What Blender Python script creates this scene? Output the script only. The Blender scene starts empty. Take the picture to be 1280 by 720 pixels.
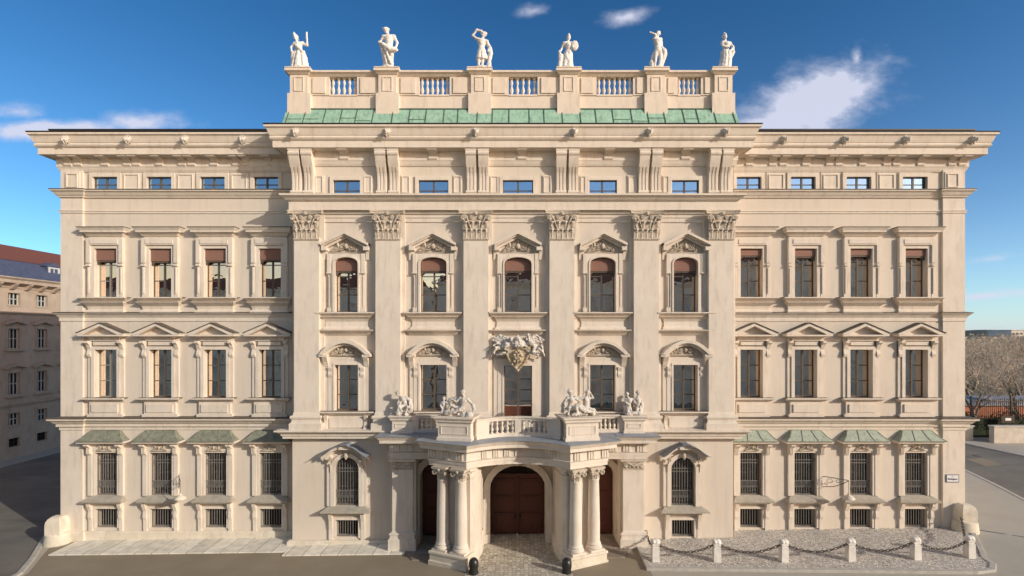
import bpy, bmesh, math, random
from mathutils import Vector, Matrix
R = math.radians
random.seed(7)
scene = bpy.context.scene
COL = scene.collection
# ------------------------------------------------------------------ camera
D0 = 32.0; EYE = 12.5
cam_d = bpy.data.cameras.new('camera'); cam = bpy.data.objects.new('camera', cam_d); COL.objects.link(cam)
cam.location = (0, -D0, EYE); cam.rotation_euler = (R(90), 0, 0)
cam_d.sensor_width = 36; cam_d.lens = 18; cam_d.shift_y = 58/1280; cam_d.shift_x = -1/1280
cam_d.clip_start = 0.1; cam_d.clip_end = 9000
scene.camera = cam
# ------------------------------------------------------------------ light
SUN = Vector((1.5, -1.0, 0.66)).normalized()
SUN_EL = math.asin(SUN.z); SUN_AZ = math.atan2(SUN.x, SUN.y)
sd = bpy.data.lights.new('sun', 'SUN'); so = bpy.data.objects.new('sun', sd); COL.objects.link(so)
sd.energy = 2.9; sd.angle = R(0.5); sd.color = (1.0, 0.95, 0.83)
so.rotation_euler = SUN.to_track_quat('Z', 'Y').to_euler(); so.location = (60, -40, 60)
w = bpy.data.worlds.new('World'); scene.world = w; w.use_nodes = True
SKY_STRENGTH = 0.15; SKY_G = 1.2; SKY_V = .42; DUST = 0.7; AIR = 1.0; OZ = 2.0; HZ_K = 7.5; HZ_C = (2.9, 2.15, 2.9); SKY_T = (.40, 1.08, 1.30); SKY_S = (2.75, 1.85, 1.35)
scene.view_settings.view_transform = 'Standard'; scene.view_settings.look = 'None'
scene.view_settings.gamma = 1; scene.view_settings.exposure = 0.26
scene.view_settings.use_curve_mapping = False
scene.render.engine = 'CYCLES'
scene.cycles.max_bounces = 6; scene.cycles.transparent_max_bounces = 12

def build_world():
    nt = w.node_tree; N = nt.nodes; L = nt.links; N.clear()
    out = N.new('ShaderNodeOutputWorld'); bg = N.new('ShaderNodeBackground'); bg.inputs['Strength'].default_value = SKY_STRENGTH
    sky = N.new('ShaderNodeTexSky'); sky.sky_type = 'NISHITA'; sky.sun_disc = False
    sky.sun_elevation = SUN_EL; sky.sun_rotation = SUN_AZ
    sky.altitude = 200; sky.air_density = AIR; sky.dust_density = DUST; sky.ozone_density = OZ
    L.new(bg.outputs[0], out.inputs[0])
    tc = N.new('ShaderNodeTexCoord'); sep = N.new('ShaderNodeSeparateXYZ'); L.new(tc.outputs['Generated'], sep.inputs[0])
    def m(op, a, b=None, c=None, clamp=False):
        n = N.new('ShaderNodeMath'); n.operation = op; n.use_clamp = clamp
        for i, q in enumerate((a, b, c)):
            if q is None: continue
            if isinstance(q, (int, float)): n.inputs[i].default_value = q
            else: L.new(q, n.inputs[i])
        return n.outputs[0]
    X, Y, Z = sep.outputs
    ysafe = m('MAXIMUM', Y, 0.05)
    u = m('DIVIDE', X, ysafe); v = m('DIVIDE', Z, ysafe)
    comb = N.new('ShaderNodeCombineXYZ'); L.new(u, comb.inputs[0]); L.new(v, comb.inputs[1])
    def noise(scale, detail, rough, off=0.0):
        n = N.new('ShaderNodeTexNoise'); n.inputs['Scale'].default_value = scale; n.inputs['Detail'].default_value = detail
        n.inputs['Roughness'].default_value = rough
        mp = N.new('ShaderNodeMapping'); mp.inputs['Location'].default_value = (off, off*1.7, 0); mp.inputs['Scale'].default_value = (1, 1.6, 1)
        L.new(comb.outputs[0], mp.inputs[0]); L.new(mp.outputs[0], n.inputs['Vector']); return n.outputs['Fac']
    n1 = noise(9, 7, 0.6); n2 = noise(28, 5, 0.6, 3.1)
    nn = m('ADD', m('MULTIPLY', m('SUBTRACT', n1, 0.5), 1.7), m('MULTIPLY', m('SUBTRACT', n2, 0.5), 0.45))
    total = None
    # direction of each cloud bank (u = east over north, v = up over north), extent, angle, strength
    for (cu, cv, su, sv, ang, st) in [
            (.575, .448, .155, .066, 20, 1.0), (.67, .480, .065, .036, 5, .8), (.50, .415, .10, .03, 10, .8), (.672, .540, .014, .020, 0, .7),
            (-.90, .400, .20, .018, 2, .85), (-.73, .412, .075, .024, 0, .85), (-.97, .435, .05, .014, 0, .35),
            (.225, .622, .045, .016, 10, .62), (.04, .632, .035, .012, 10, .45), (.92, .075, .12, .010, 4, .6), (.95, .15, .14, .008, 8, .30)]:
        du = m('SUBTRACT', u, cu); dv = m('SUBTRACT', v, cv); c, s = math.cos(R(ang)), math.sin(R(ang))
        a = m('ADD', m('MULTIPLY', du, c/su), m('MULTIPLY', dv, s/su)); b = m('ADD', m('MULTIPLY', du, -s/sv), m('MULTIPLY', dv, c/sv))
        r = m('SQRT', m('ADD', m('MULTIPLY', a, a), m('MULTIPLY', b, b)))
        k = m('MULTIPLY', m('SUBTRACT', 1.45, r), st)
        total = k if total is None else m('MAXIMUM', total, k)
    dens = m('MULTIPLY', m('ADD', total, nn), 1.15, clamp=True)
    dens = m('MULTIPLY', m('MULTIPLY', dens, dens), 0.90)
    dens = m('MULTIPLY', dens, m('GREATER_THAN', Y, 0.1))
    mix = N.new('ShaderNodeMix'); mix.data_type = 'RGBA'
    # clouds given off as lit white air
    L.new(dens, mix.inputs['Factor'])
    gm = N.new('ShaderNodeGamma'); gm.inputs['Gamma'].default_value = SKY_G; L.new(sky.outputs[0], gm.inputs['Color'])
    hs = N.new('ShaderNodeHueSaturation'); hs.inputs['Saturation'].default_value = 1.12; hs.inputs['Value'].default_value = SKY_V
    L.new(gm.outputs[0], hs.inputs['Color']); L.new(hs.outputs[0], mix.inputs[6])
    mix.inputs[7].default_value = (3.9, 4.05, 4.9, 1)
    hz = m('MULTIPLY', m('EXPONENT', m('MULTIPLY', m('ABSOLUTE', Z), -HZ_K)), 1.0)
    hc = N.new('ShaderNodeMix'); hc.data_type = 'RGBA'; hc.blend_type = 'ADD'; mr0 = N.new('ShaderNodeMapRange'); mr0.inputs['From Min'].default_value = -.3; mr0.inputs['From Max'].default_value = .3; L.new(Y, mr0.inputs['Value']); L.new(m('MULTIPLY', hz, mr0.outputs[0]), hc.inputs['Factor']); tn = N.new('ShaderNodeMix'); tn.data_type = 'RGBA'; tn.blend_type = 'MULTIPLY'; tn.inputs['Factor'].default_value = 1.0; 
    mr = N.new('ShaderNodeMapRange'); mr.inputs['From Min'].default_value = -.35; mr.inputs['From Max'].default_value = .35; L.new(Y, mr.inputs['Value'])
    tc2 = N.new('ShaderNodeMix'); tc2.data_type = 'RGBA'; L.new(mr.outputs[0], tc2.inputs['Factor']); tc2.inputs[6].default_value = (*SKY_S, 1); tc2.inputs[7].default_value = (*SKY_T, 1); L.new(tc2.outputs[2], tn.inputs[7])  # sky behind the camera made brighter and warmer as added fill for the shadows
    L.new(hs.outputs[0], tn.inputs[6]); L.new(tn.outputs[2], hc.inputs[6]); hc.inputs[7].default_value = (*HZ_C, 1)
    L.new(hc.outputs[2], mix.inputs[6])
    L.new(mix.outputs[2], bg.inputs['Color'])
build_world()

# ------------------------------------------------------------------ materials
MATS = {}
def mat(name, c1, c2=None, scale=3.0, rough=0.85, bump=0.0, bscale=40, metal=0.0, stain=None, stretch=(1, 1, 1), detail=6, spec=0.3):
    m = bpy.data.materials.new(name); m.use_nodes = True; nt = m.node_tree; N = nt.nodes; L = nt.links
    p = N['Principled BSDF']; p.inputs['Roughness'].default_value = rough; p.inputs['Metallic'].default_value = metal
    p.inputs['Specular IOR Level'].default_value = spec
    geo = N.new('ShaderNodeNewGeometry'); mp = N.new('ShaderNodeMapping'); mp.inputs['Scale'].default_value = stretch
    L.new(geo.outputs['Position'], mp.inputs[0])
    n = N.new('ShaderNodeTexNoise'); n.inputs['Scale'].default_value = scale; n.inputs['Detail'].default_value = detail; n.inputs['Roughness'].default_value = .6
    L.new(mp.outputs[0], n.inputs['Vector'])
    r = N.new('ShaderNodeValToRGB'); r.color_ramp.elements[0].position = .32; r.color_ramp.elements[1].position = .68
    r.color_ramp.elements[0].color = (*c1, 1); r.color_ramp.elements[1].color = (*(c2 or c1), 1)
    L.new(n.outputs['Fac'], r.inputs[0]); col = r.outputs[0]
    if stain:
        sc, amount, scol, sstr = stain
        mp2 = N.new('ShaderNodeMapping'); mp2.inputs['Scale'].default_value = sstr; L.new(geo.outputs['Position'], mp2.inputs[0])
        n2 = N.new('ShaderNodeTexNoise'); n2.inputs['Scale'].default_value = sc; n2.inputs['Detail'].default_value = 8; n2.inputs['Roughness'].default_value = .65
        L.new(mp2.outputs[0], n2.inputs['Vector'])
        r2 = N.new('ShaderNodeValToRGB'); r2.color_ramp.elements[0].position = .5; r2.color_ramp.elements[1].position = .75
        r2.color_ramp.elements[0].color = (0, 0, 0, 1); r2.color_ramp.elements[1].color = (amount,)*3 + (1,)
        L.new(n2.outputs['Fac'], r2.inputs[0])
        mx = N.new('ShaderNodeMix'); mx.data_type = 'RGBA'; L.new(r2.outputs[0], mx.inputs['Factor'])
        L.new(col, mx.inputs[6]); mx.inputs[7].default_value = (*scol, 1); col = mx.outputs[2]
    L.new(col, p.inputs['Base Color'])
    if bump:
        nb = N.new('ShaderNodeTexNoise'); nb.inputs['Scale'].default_value = bscale; nb.inputs['Detail'].default_value = 4
        L.new(geo.outputs['Position'], nb.inputs['Vector'])
        b = N.new('ShaderNodeBump'); b.inputs['Strength'].default_value = bump; b.inputs['Distance'].default_value = .02
        L.new(nb.outputs['Fac'], b.inputs['Height']); L.new(b.outputs[0], p.inputs['Normal'])
    MATS[name] = m; return m
def cells(name, c1, c2, gap, scale, stretch=(1, 1, 1), rand=1.0, gapw=.06, rough=.9, kind='voronoi', brick=None, bump=.5):
    m = bpy.data.materials.new(name); m.use_nodes = True; nt = m.node_tree; N = nt.nodes; L = nt.links
    p = N['Principled BSDF']; p.inputs['Roughness'].default_value = rough; p.inputs['Specular IOR Level'].default_value = .25
    geo = N.new('ShaderNodeNewGeometry'); mp = N.new('ShaderNodeMapping'); mp.inputs['Scale'].default_value = stretch
    L.new(geo.outputs['Position'], mp.inputs[0])
    if kind == 'voronoi':
        v = N.new('ShaderNodeTexVoronoi'); v.inputs['Scale'].default_value = scale; v.inputs['Randomness'].default_value = rand
        v2 = N.new('ShaderNodeTexVoronoi'); v2.feature = 'DISTANCE_TO_EDGE'; v2.inputs['Scale'].default_value = scale; v2.inputs['Randomness'].default_value = rand
        L.new(mp.outputs[0], v.inputs['Vector']); L.new(mp.outputs[0], v2.inputs['Vector'])
        sp = N.new('ShaderNodeSeparateColor'); L.new(v.outputs['Color'], sp.inputs[0])
        a = N.new('ShaderNodeMix'); a.data_type = 'RGBA'; L.new(sp.outputs[0], a.inputs['Factor']); a.inputs[6].default_value = (*c1, 1); a.inputs[7].default_value = (*c2, 1)
        g = N.new('ShaderNodeMath'); g.operation = 'LESS_THAN'; g.inputs[1].default_value = gapw; L.new(v2.outputs['Distance'], g.inputs[0])
        mx = N.new('ShaderNodeMix'); mx.data_type = 'RGBA'; L.new(g.outputs[0], mx.inputs['Factor']); L.new(a.outputs[2], mx.inputs[6]); mx.inputs[7].default_value = (*gap, 1)
        L.new(mx.outputs[2], p.inputs['Base Color']); hgt = v2.outputs['Distance']
    else:
        bt = N.new('ShaderNodeTexBrick'); bt.inputs['Scale'].default_value = scale
        bt.inputs['Color1'].default_value = (*c1, 1); bt.inputs['Color2'].default_value = (*c2, 1); bt.inputs['Mortar'].default_value = (*gap, 1)
        bt.inputs['Mortar Size'].default_value = gapw; bt.inputs['Brick Width'].default_value = brick[0]; bt.inputs['Row Height'].default_value = brick[1]
        if kind == 'brickwall': mp.inputs['Rotation'].default_value = (R(-90), 0, 0)
        L.new(mp.outputs[0], bt.inputs['Vector'])
        n = N.new('ShaderNodeTexNoise'); n.inputs['Scale'].default_value = 2.5; n.inputs['Detail'].default_value = 8
        L.new(geo.outputs['Position'], n.inputs['Vector'])
        mm = N.new('ShaderNodeMix'); mm.data_type = 'RGBA'; mm.blend_type = 'MULTIPLY'; mm.inputs['Factor'].default_value = .55
        L.new(bt.outputs['Color'], mm.inputs[6]); L.new(n.outputs['Fac'], mm.inputs[7])
        br = N.new('ShaderNodeHueSaturation'); br.inputs['Value'].default_value = 1.35; L.new(mm.outputs[2], br.inputs['Color'])
        L.new(br.outputs[0], p.inputs['Base Color']); hgt = bt.outputs['Fac']; bump = -abs(bump)
    b = N.new('ShaderNodeBump'); b.inputs['Strength'].default_value = abs(bump); b.inputs['Distance'].default_value = .02; b.invert = bump < 0
    L.new(hgt, b.inputs['Height']); L.new(b.outputs[0], p.inputs['Normal'])
    MATS[name] = m; return m
PL = mat('plaster', (.665, .575, .47), (.715, .625, .52), .35, .92, .25, 30, stain=(1.3, .32, (.44, .36, .285), (2.2, 1, .16)))
TR = mat('trim_stucco', (.70, .61, .505), (.76, .67, .565), .9, .9, .25, 35, stain=(2.0, .42, (.40, .33, .26), (1.6, 1, .35)))
LS = mat('limestone', (.67, .585, .46), (.77, .685, .56), 1.5, .85, .4, 30, stain=(2.5, .5, (.36, .31, .25), (1, 1, .5)))
ORN = mat('carved_stucco', (.50, .42, .33), (.62, .53, .42), 4, .85, .3, 25, stain=(6, .75, (.24, .19, .14), (1, 1, .6)))
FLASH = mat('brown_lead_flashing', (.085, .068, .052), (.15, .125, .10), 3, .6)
FLS = mat('worn_sill_stone', (.36, .32, .26), (.48, .43, .35), 3, .9, .3, 20)
BST = mat('pale_bollard_stone', (.72, .67, .60), (.84, .79, .72), 3, .85, .4, 30, stain=(4, .4, (.45, .41, .36), (1, 1, .6)))
MB_ = mat('white_marble', (.68, .66, .63), (.82, .80, .77), 5, .7, .5, 18, stain=(4, .75, (.30, .285, .27), (1.5, 1.5, .35)))
SC = mat('weathered_sculpture_stone', (.54, .49, .43), (.72, .66, .59), 5, .8, .5, 20, stain=(5, .8, (.22, .19, .16), (1.5, 1.5, .45)))
GOLD = mat('gilded_stone', (.42, .31, .18), (.66, .56, .42), 7, .6, .3, 25, metal=.1, stain=(9, .6, (.26, .19, .12), (1, 1, 1)))
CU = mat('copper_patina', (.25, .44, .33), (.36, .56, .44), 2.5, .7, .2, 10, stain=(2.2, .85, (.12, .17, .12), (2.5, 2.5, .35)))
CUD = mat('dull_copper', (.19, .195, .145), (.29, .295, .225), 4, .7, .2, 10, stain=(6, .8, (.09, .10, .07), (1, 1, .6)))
LEAD = mat('lead_sheet', (.22, .245, .285), (.30, .32, .35), 1.2, .55, .2, 6, spec=.5)
DK = mat('dark_roof_metal', (.018, .018, .022), (.035, .033, .036), 2, .5)
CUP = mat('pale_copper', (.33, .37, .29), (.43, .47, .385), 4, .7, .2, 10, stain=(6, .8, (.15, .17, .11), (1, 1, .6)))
WOOD = mat('red_brown_door_wood', (.095, .032, .020), (.13, .048, .030), 5, .5, .2, 20, stretch=(6, 6, .6))
BLIND = mat('red_brown_blind', (.26, .135, .10), (.34, .185, .14), 5, .7, .2, 30, stretch=(1, 1, 12))
SASH = mat('dark_sash_paint', (.095, .070, .052), (.15, .115, .088), 8, .5)
SASHL = mat('grey_sash_paint', (.23, .21, .18), (.30, .27, .23), 8, .5)
IRON = mat('wrought_iron', (.16, .15, .14), (.26, .245, .225), 12, .55)
BLK = mat('black_iron', (.012, .012, .012), (.03, .028, .026), 8, .38, spec=.5)
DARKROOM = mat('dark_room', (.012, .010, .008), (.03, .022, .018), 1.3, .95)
CURT = mat('pale_curtain', (.50, .48, .39), (.68, .65, .54), 14, .95, stretch=(6, 1, .15))
CURTB = mat('brown_curtain', (.11, .07, .05), (.20, .14, .10), 8, .95, stretch=(6, 1, .15))
ASPH = mat('asphalt', (.27, .222, .155), (.33, .275, .195), .35, .93, .5, 60, stain=(.25, .5, (.19, .155, .11), (.4, 1, 1)), detail=10)
ROAD = mat('road_asphalt', (.165, .15, .125), (.23, .21, .175), .25, .93, .5, 50, stain=(.5, .7, (.09, .085, .08), (.3, 1, 1)), detail=10)
WALK = mat('smooth_asphalt', (.42, .38, .31), (.49, .45, .38), .3, .93, .4, 60, stain=(.3, .35, (.25, .225, .18), (1, 1, 1)), detail=10)
KERB = mat('granite_kerb', (.42, .39, .34), (.55, .51, .45), 3, .85, .4, 40)
SLABS = cells('stone_slabs', (.70, .64, .53), (.90, .84, .72), (.16, .13, .10), 1.0, brick=(1.0, 3.0), kind='brick', gapw=.014, bump=.3)
PORCH = cells('porch_slabs', (.26, .21, .165), (.36, .30, .245), (.12, .10, .08), 1.0, brick=(1.3, .7), kind='brick', gapw=.012, bump=.3)
COB = cells('cobbles', (.42, .37, .29), (.66, .59, .48), (.17, .145, .11), 4.6, stretch=(1, .9, 1), rand=.5, gapw=.035, bump=.7)
GRAV = cells('pebble_paving', (.48, .435, .38), (.85, .78, .69), (.26, .235, .20), 8.5, gapw=.07, bump=.9)
BRICK = cells('brickwork', (.42, .13, .06), (.52, .19, .10), (.35, .22, .16), 1.0, brick=(.5, .16), kind='brickwall', gapw=.012, bump=.3)
TILE = mat('red_roof_tiles', (.17, .06, .04), (.25, .095, .06), 3, .8, .3, 12, stretch=(1, 8, 1))
SLATE = mat('blue_slate', (.07, .08, .13), (.11, .12, .18), 3, .55)
PINK = mat('old_rose_plaster', (.46, .34, .25), (.54, .41, .31), .6, .9, .3, 20, stain=(1.5, .5, (.27, .21, .17), (1, 1, .5)))
GREYB = mat('grey_beige_facade', (.80, .65, .50), (.85, .71, .56), .6, .9)
WHITEB = mat('pale_concrete', (.60, .58, .54), (.68, .66, .62), .6, .9)
BARK = mat('bark', (.16, .12, .09), (.28, .22, .17), 4, .95)
GRASS = mat('park_ground', (.10, .095, .05), (.20, .17, .11), .08, 1.0)
BUD = mat('brown_twigs', (.44, .35, .265), (.66, .55, .43), 1.2, .95)
HEDGE = mat('dark_hedge', (.020, .026, .014), (.045, .05, .028), 3, .95)
HILL = mat('wooded_hill', (.045, .06, .05), (.07, .085, .075), .02, 1.0, detail=12)
CONC = mat('wall_concrete', (.50, .45, .38), (.60, .55, .47), 1.5, .9, .3, 20, stain=(2, .5, (.33, .29, .24), (1, 1, .5)))
ENAM = mat('white_enamel', (.78, .77, .75), None, 3, .35)
BLUE = mat('dark_blue_enamel', (.02, .03, .09), None, 3, .35)
def glass_mat(name, refl, wob, rough=.0, tint=(.9, .95, 1)):
    m = bpy.data.materials.new(name); m.use_nodes = True; nt = m.node_tree; N = nt.nodes; L = nt.links; N.clear()
    o = N.new('ShaderNodeOutputMaterial'); g = N.new('ShaderNodeBsdfGlossy'); g.inputs['Roughness'].default_value = rough; g.inputs['Color'].default_value = (*tint, 1)
    t = N.new('ShaderNodeBsdfTransparent'); t.inputs['Color'].default_value = (.75, .78, .76, 1)
    mx = N.new('ShaderNodeMixShader'); mx.inputs[0].default_value = refl; L.new(t.outputs[0], mx.inputs[1]); L.new(g.outputs[0], mx.inputs[2]); L.new(mx.outputs[0], o.inputs[0])
    geo = N.new('ShaderNodeNewGeometry'); n = N.new('ShaderNodeTexNoise'); n.inputs['Scale'].default_value = 1.6; L.new(geo.outputs['Position'], n.inputs['Vector'])
    b = N.new('ShaderNodeBump'); b.inputs['Strength'].default_value = wob; b.inputs['Distance'].default_value = .02; L.new(n.outputs['Fac'], b.inputs['Height']); L.new(b.outputs[0], g.inputs['Normal'])
    MATS[name] = m; return m
GLASS = glass_mat('window_glass', .84, .25, tint=(1, .86, .74))  # gloss tinted warm, so the mirrored houses get their brown from the glass
GLASSD = glass_mat('dim_window_glass', .14, .25)
GLASSA = glass_mat('attic_window_glass', .75, .25, tint=(.42, .66, .95))  # gloss tinted blue, putting the sky reflection's colour into the pane

# ------------------------------------------------------------------ mesh tools
def Zp(py, d=0.0): return EYE + (418-py)/20*(1-d/D0)
def Xp(px, d=0.0): return (px-641)/20*(1-d/D0)
class MB:
    def __init__(s): s.v = []; s.f = []
    def add(s, vs, fs, M=None):
        k = len(s.v)
        s.v += [tuple(M @ Vector(p)) for p in vs] if M is not None else [tuple(p) for p in vs]
        s.f += [tuple(i+k for i in f) for f in fs]; return s
    def merge(s, o, M=None): return s.add(o.v, o.f, M)
    def box(s, x0, x1, d0, d1, z0, z1, M=None):        # d = metres in front of the y=0 plane
        y0, y1 = -d0, -d1
        return s.add([(x0, y0, z0), (x1, y0, z0), (x1, y1, z0), (x0, y1, z0), (x0, y0, z1), (x1, y0, z1), (x1, y1, z1), (x0, y1, z1)],
                     [(0, 1, 2, 3), (4, 7, 6, 5), (0, 4, 5, 1), (1, 5, 6, 2), (2, 6, 7, 3), (3, 7, 4, 0)], M)
    def prism(s, poly, axis, a0, a1, M=None):
        n = len(poly)
        if axis == 'y': f = lambda p, a: (p[0], -a, p[1])       # poly (x,z), a = depth d
        elif axis == 'x': f = lambda p, a: (a, -p[0], p[1])     # poly (d,z)
        else: f = lambda p, a: (p[0], p[1], a)                  # poly (x,y)
        vs = [f(p, a0) for p in poly]+[f(p, a1) for p in poly]
        fs = [tuple(range(n)), tuple(range(2*n-1, n-1, -1))]+[(i, (i+1) % n, n+(i+1) % n, n+i) for i in range(n)]
        return s.add(vs, fs, M)
    def sweep(s, path, prof, closed=False, capt=False, capb=False, M=None):
        n = len(path); m = len(prof); vs = []
        def nrm(a, b):
            dx, dy = b[0]-a[0], b[1]-a[1]; l = math.hypot(dx, dy) or 1; return (dy/l, -dx/l)
        for i in range(n):
            if closed: n1 = nrm(path[i-1], path[i]); n2 = nrm(path[i], path[(i+1) % n])
            else:
                n1 = nrm(path[max(i-1, 0)], path[max(i, 1)]); n2 = nrm(path[min(i, n-2)], path[min(i+1, n-1)])
            k = 1+n1[0]*n2[0]+n1[1]*n2[1]; k = max(k, .3); mx, my = (n1[0]+n2[0])/k, (n1[1]+n2[1])/k
            for (o, z) in prof: vs.append((path[i][0]+mx*o, path[i][1]+my*o, z))
        fs = []
        for i in range(n if closed else n-1):
            j = (i+1) % n
            for q in range(m-1): fs.append((i*m+q, j*m+q, j*m+q+1, i*m+q+1))
        if not closed:
            fs.append(tuple(range(m))); fs.append(tuple((n-1)*m+q for q in range(m-1, -1, -1)))
            for i in range(n-1): fs.append((i*m+m-1, (i+1)*m+m-1, (i+1)*m, i*m))
        if capt: fs.append(tuple(i*m+m-1 for i in range(n)))
        if capb: fs.append(tuple(i*m for i in range(n-1, -1, -1)))
        return s.add(vs, fs, M)
    def rsweep(s, x0, x1, d0, d1, prof, M=None, capt=True, capb=True):    # round a rectangle, all four sides
        return s.sweep([(x0, -d1), (x1, -d1), (x1, -d0), (x0, -d0)], prof, True, capt, capb, M)
    def front(s, x0, x1, d0, prof, M=None):             # three sided, standing on a wall at depth d0
        return s.sweep([(x0, -d0+.02), (x0, -d0), (x1, -d0), (x1, -d0+.02)], [(-.015, prof[0][1])]+prof+[(-.015, prof[-1][1])], M=M)
    def lathe(s, prof, seg=16, M=None, c=(0, 0)):
        n = len(prof); vs = []; fs = []
        for i in range(seg):
            a = 2*math.pi*i/seg
            for (r, z) in prof: vs.append((c[0]+r*math.cos(a), c[1]+r*math.sin(a), z))
        for i in range(seg):
            j = (i+1) % seg
            for q in range(n-1): fs.append((i*n+q, j*n+q, j*n+q+1, i*n+q+1))
        fs.append(tuple(i*n for i in range(seg-1, -1, -1))); fs.append(tuple(i*n+n-1 for i in range(seg)))
        return s.add(vs, fs, M)
    def tube(s, pts, rad, seg=6, M=None):
        pts = [Vector(p) for p in pts]; n = len(pts)
        if not hasattr(rad, '__len__'): rad = [rad]*n
        vs = []; fs = []
        up = Vector((0.13, 0.21, 1)).normalized()
        for i in range(n):
            t = (pts[min(i+1, n-1)]-pts[max(i-1, 0)])
            t = t.normalized() if t.length > 1e-9 else Vector((0, 0, 1))
            a = t.cross(up)
            if a.length < .05: a = t.cross(Vector((1, 0, 0)))
            a.normalize(); b = t.cross(a)
            for k in range(seg):
                th = 2*math.pi*k/seg; vs.append(pts[i]+(a*math.cos(th)+b*math.sin(th))*rad[i])
        for i in range(n-1):
            for k in range(seg): fs.append((i*seg+k, i*seg+(k+1) % seg, (i+1)*seg+(k+1) % seg, (i+1)*seg+k))
        fs.append(tuple(range(seg-1, -1, -1))); fs.append(tuple((n-1)*seg+k for k in range(seg)))
        return s.add(vs, fs, M)
    def ball(s, c, r, seg=10, rings=6, M=None, rot=None):
        if not hasattr(r, '__len__'): r = (r, r, r)
        q = rot.to_matrix() if rot is not None else Matrix.Identity(3)
        vs = []; fs = []; c = Vector(c)
        vs.append(c+q@Vector((0, 0, -r[2])))
        for j in range(1, rings):
            ph = -math.pi/2+math.pi*j/rings
            for i in range(seg):
                a = 2*math.pi*i/seg; vs.append(c+q@Vector((r[0]*math.cos(ph)*math.cos(a), r[1]*math.cos(ph)*math.sin(a), r[2]*math.sin(ph))))
        vs.append(c+q@Vector((0, 0, r[2]))); top = len(vs)-1
        for i in range(seg):
            fs.append((0, 1+(i+1) % seg, 1+i)); fs.append((top, top-seg+i, top-seg+(i+1) % seg))
            for j in range(rings-2): fs.append((1+j*seg+i, 1+j*seg+(i+1) % seg, 1+(j+1)*seg+(i+1) % seg, 1+(j+1)*seg+i))
        return s.add(vs, fs, M)
    def capsule(s, a, b, ra, rb, seg=10):
        a = Vector(a); b = Vector(b); n = 5; pts = []; rr = []
        t = (b-a).normalized() if (b-a).length > 1e-6 else Vector((0, 0, 1))
        for i in range(n): th = math.pi/2*i/n; pts.append(a-t*ra*math.cos(th)); rr.append(max(ra*math.sin(th), .004))
        pts.append(a); rr.append(ra); pts.append(b); rr.append(rb)
        for i in range(n-1, -1, -1): th = math.pi/2*i/n; pts.append(b+t*rb*math.cos(th)); rr.append(max(rb*math.sin(th), .004))
        return s.tube(pts, rr, seg)
    def mesh(s, name, m, smooth=False, fix=True):
        me = bpy.data.meshes.new(name); me.from_pydata(s.v, [], s.f); me.materials.append(m)
        if fix:
            bm = bmesh.new(); bm.from_mesh(me); bmesh.ops.recalc_face_normals(bm, faces=bm.faces); bm.to_mesh(me); bm.free()
        if smooth:
            for p in me.polygons: p.use_smooth = True
            me.set_sharp_from_angle(angle=R(38))
        me.update(); return me
    def obj(s, name, m, parent=None, smooth=False, loc=None, **kw):
        return link(name, s.mesh(name, m, smooth), parent, loc, **kw)
def link(name, me, parent=None, loc=None, rot=None, **kw):
    o = bpy.data.objects.new(name, me); COL.objects.link(o)
    if parent: o.parent = parent
    if loc: o.location = loc
    if rot is not None: o.rotation_euler = (0, 0, rot)
    for k, v in kw.items(): o[k] = v
    return o
def thing(name, label, cat, loc=(0, 0, 0), rz=0, group=None):
    o = bpy.data.objects.new(name, None); COL.objects.link(o); o.location = loc; o.rotation_euler = (0, 0, rz)
    o['label'] = label; o['category'] = cat
    if group: o['group'] = group
    return o
def tag(o, label, cat, group=None, kind=None):
    o['label'] = label; o['category'] = cat
    if group: o['group'] = group
    if kind: o['kind'] = kind
    return o
def copy_tree(o, parent=None):
    c = o.copy(); COL.objects.link(c)
    if parent: c.parent = parent
    for ch in list(o.children): copy_tree(ch, c)
    return c
def cyma(o0, z0, o1, z1, n=6):
    r = []
    for i in range(n+1):
        t = i/n; s_ = t*t*(3-2*t)
        r.append((o0+(o1-o0)*t, z0+(z1-z0)*s_))
    return r
def cove(o0, z0, o1, z1, n=5):   # quarter hollow
    return [(o0+(o1-o0)*(1-math.cos(math.pi/2*i/n)), z0+(z1-z0)*math.sin(math.pi/2*i/n)) for i in range(n+1)]
def gz(x): return .0134*max(-30, min(30, x))
def arcpts(xc, w, zs, rise, n=12):    # arc from left to right
    return [(xc-w/2*math.cos(math.pi*i/n), zs+rise*math.sin(math.pi*i/n)) for i in range(n+1)]
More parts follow.
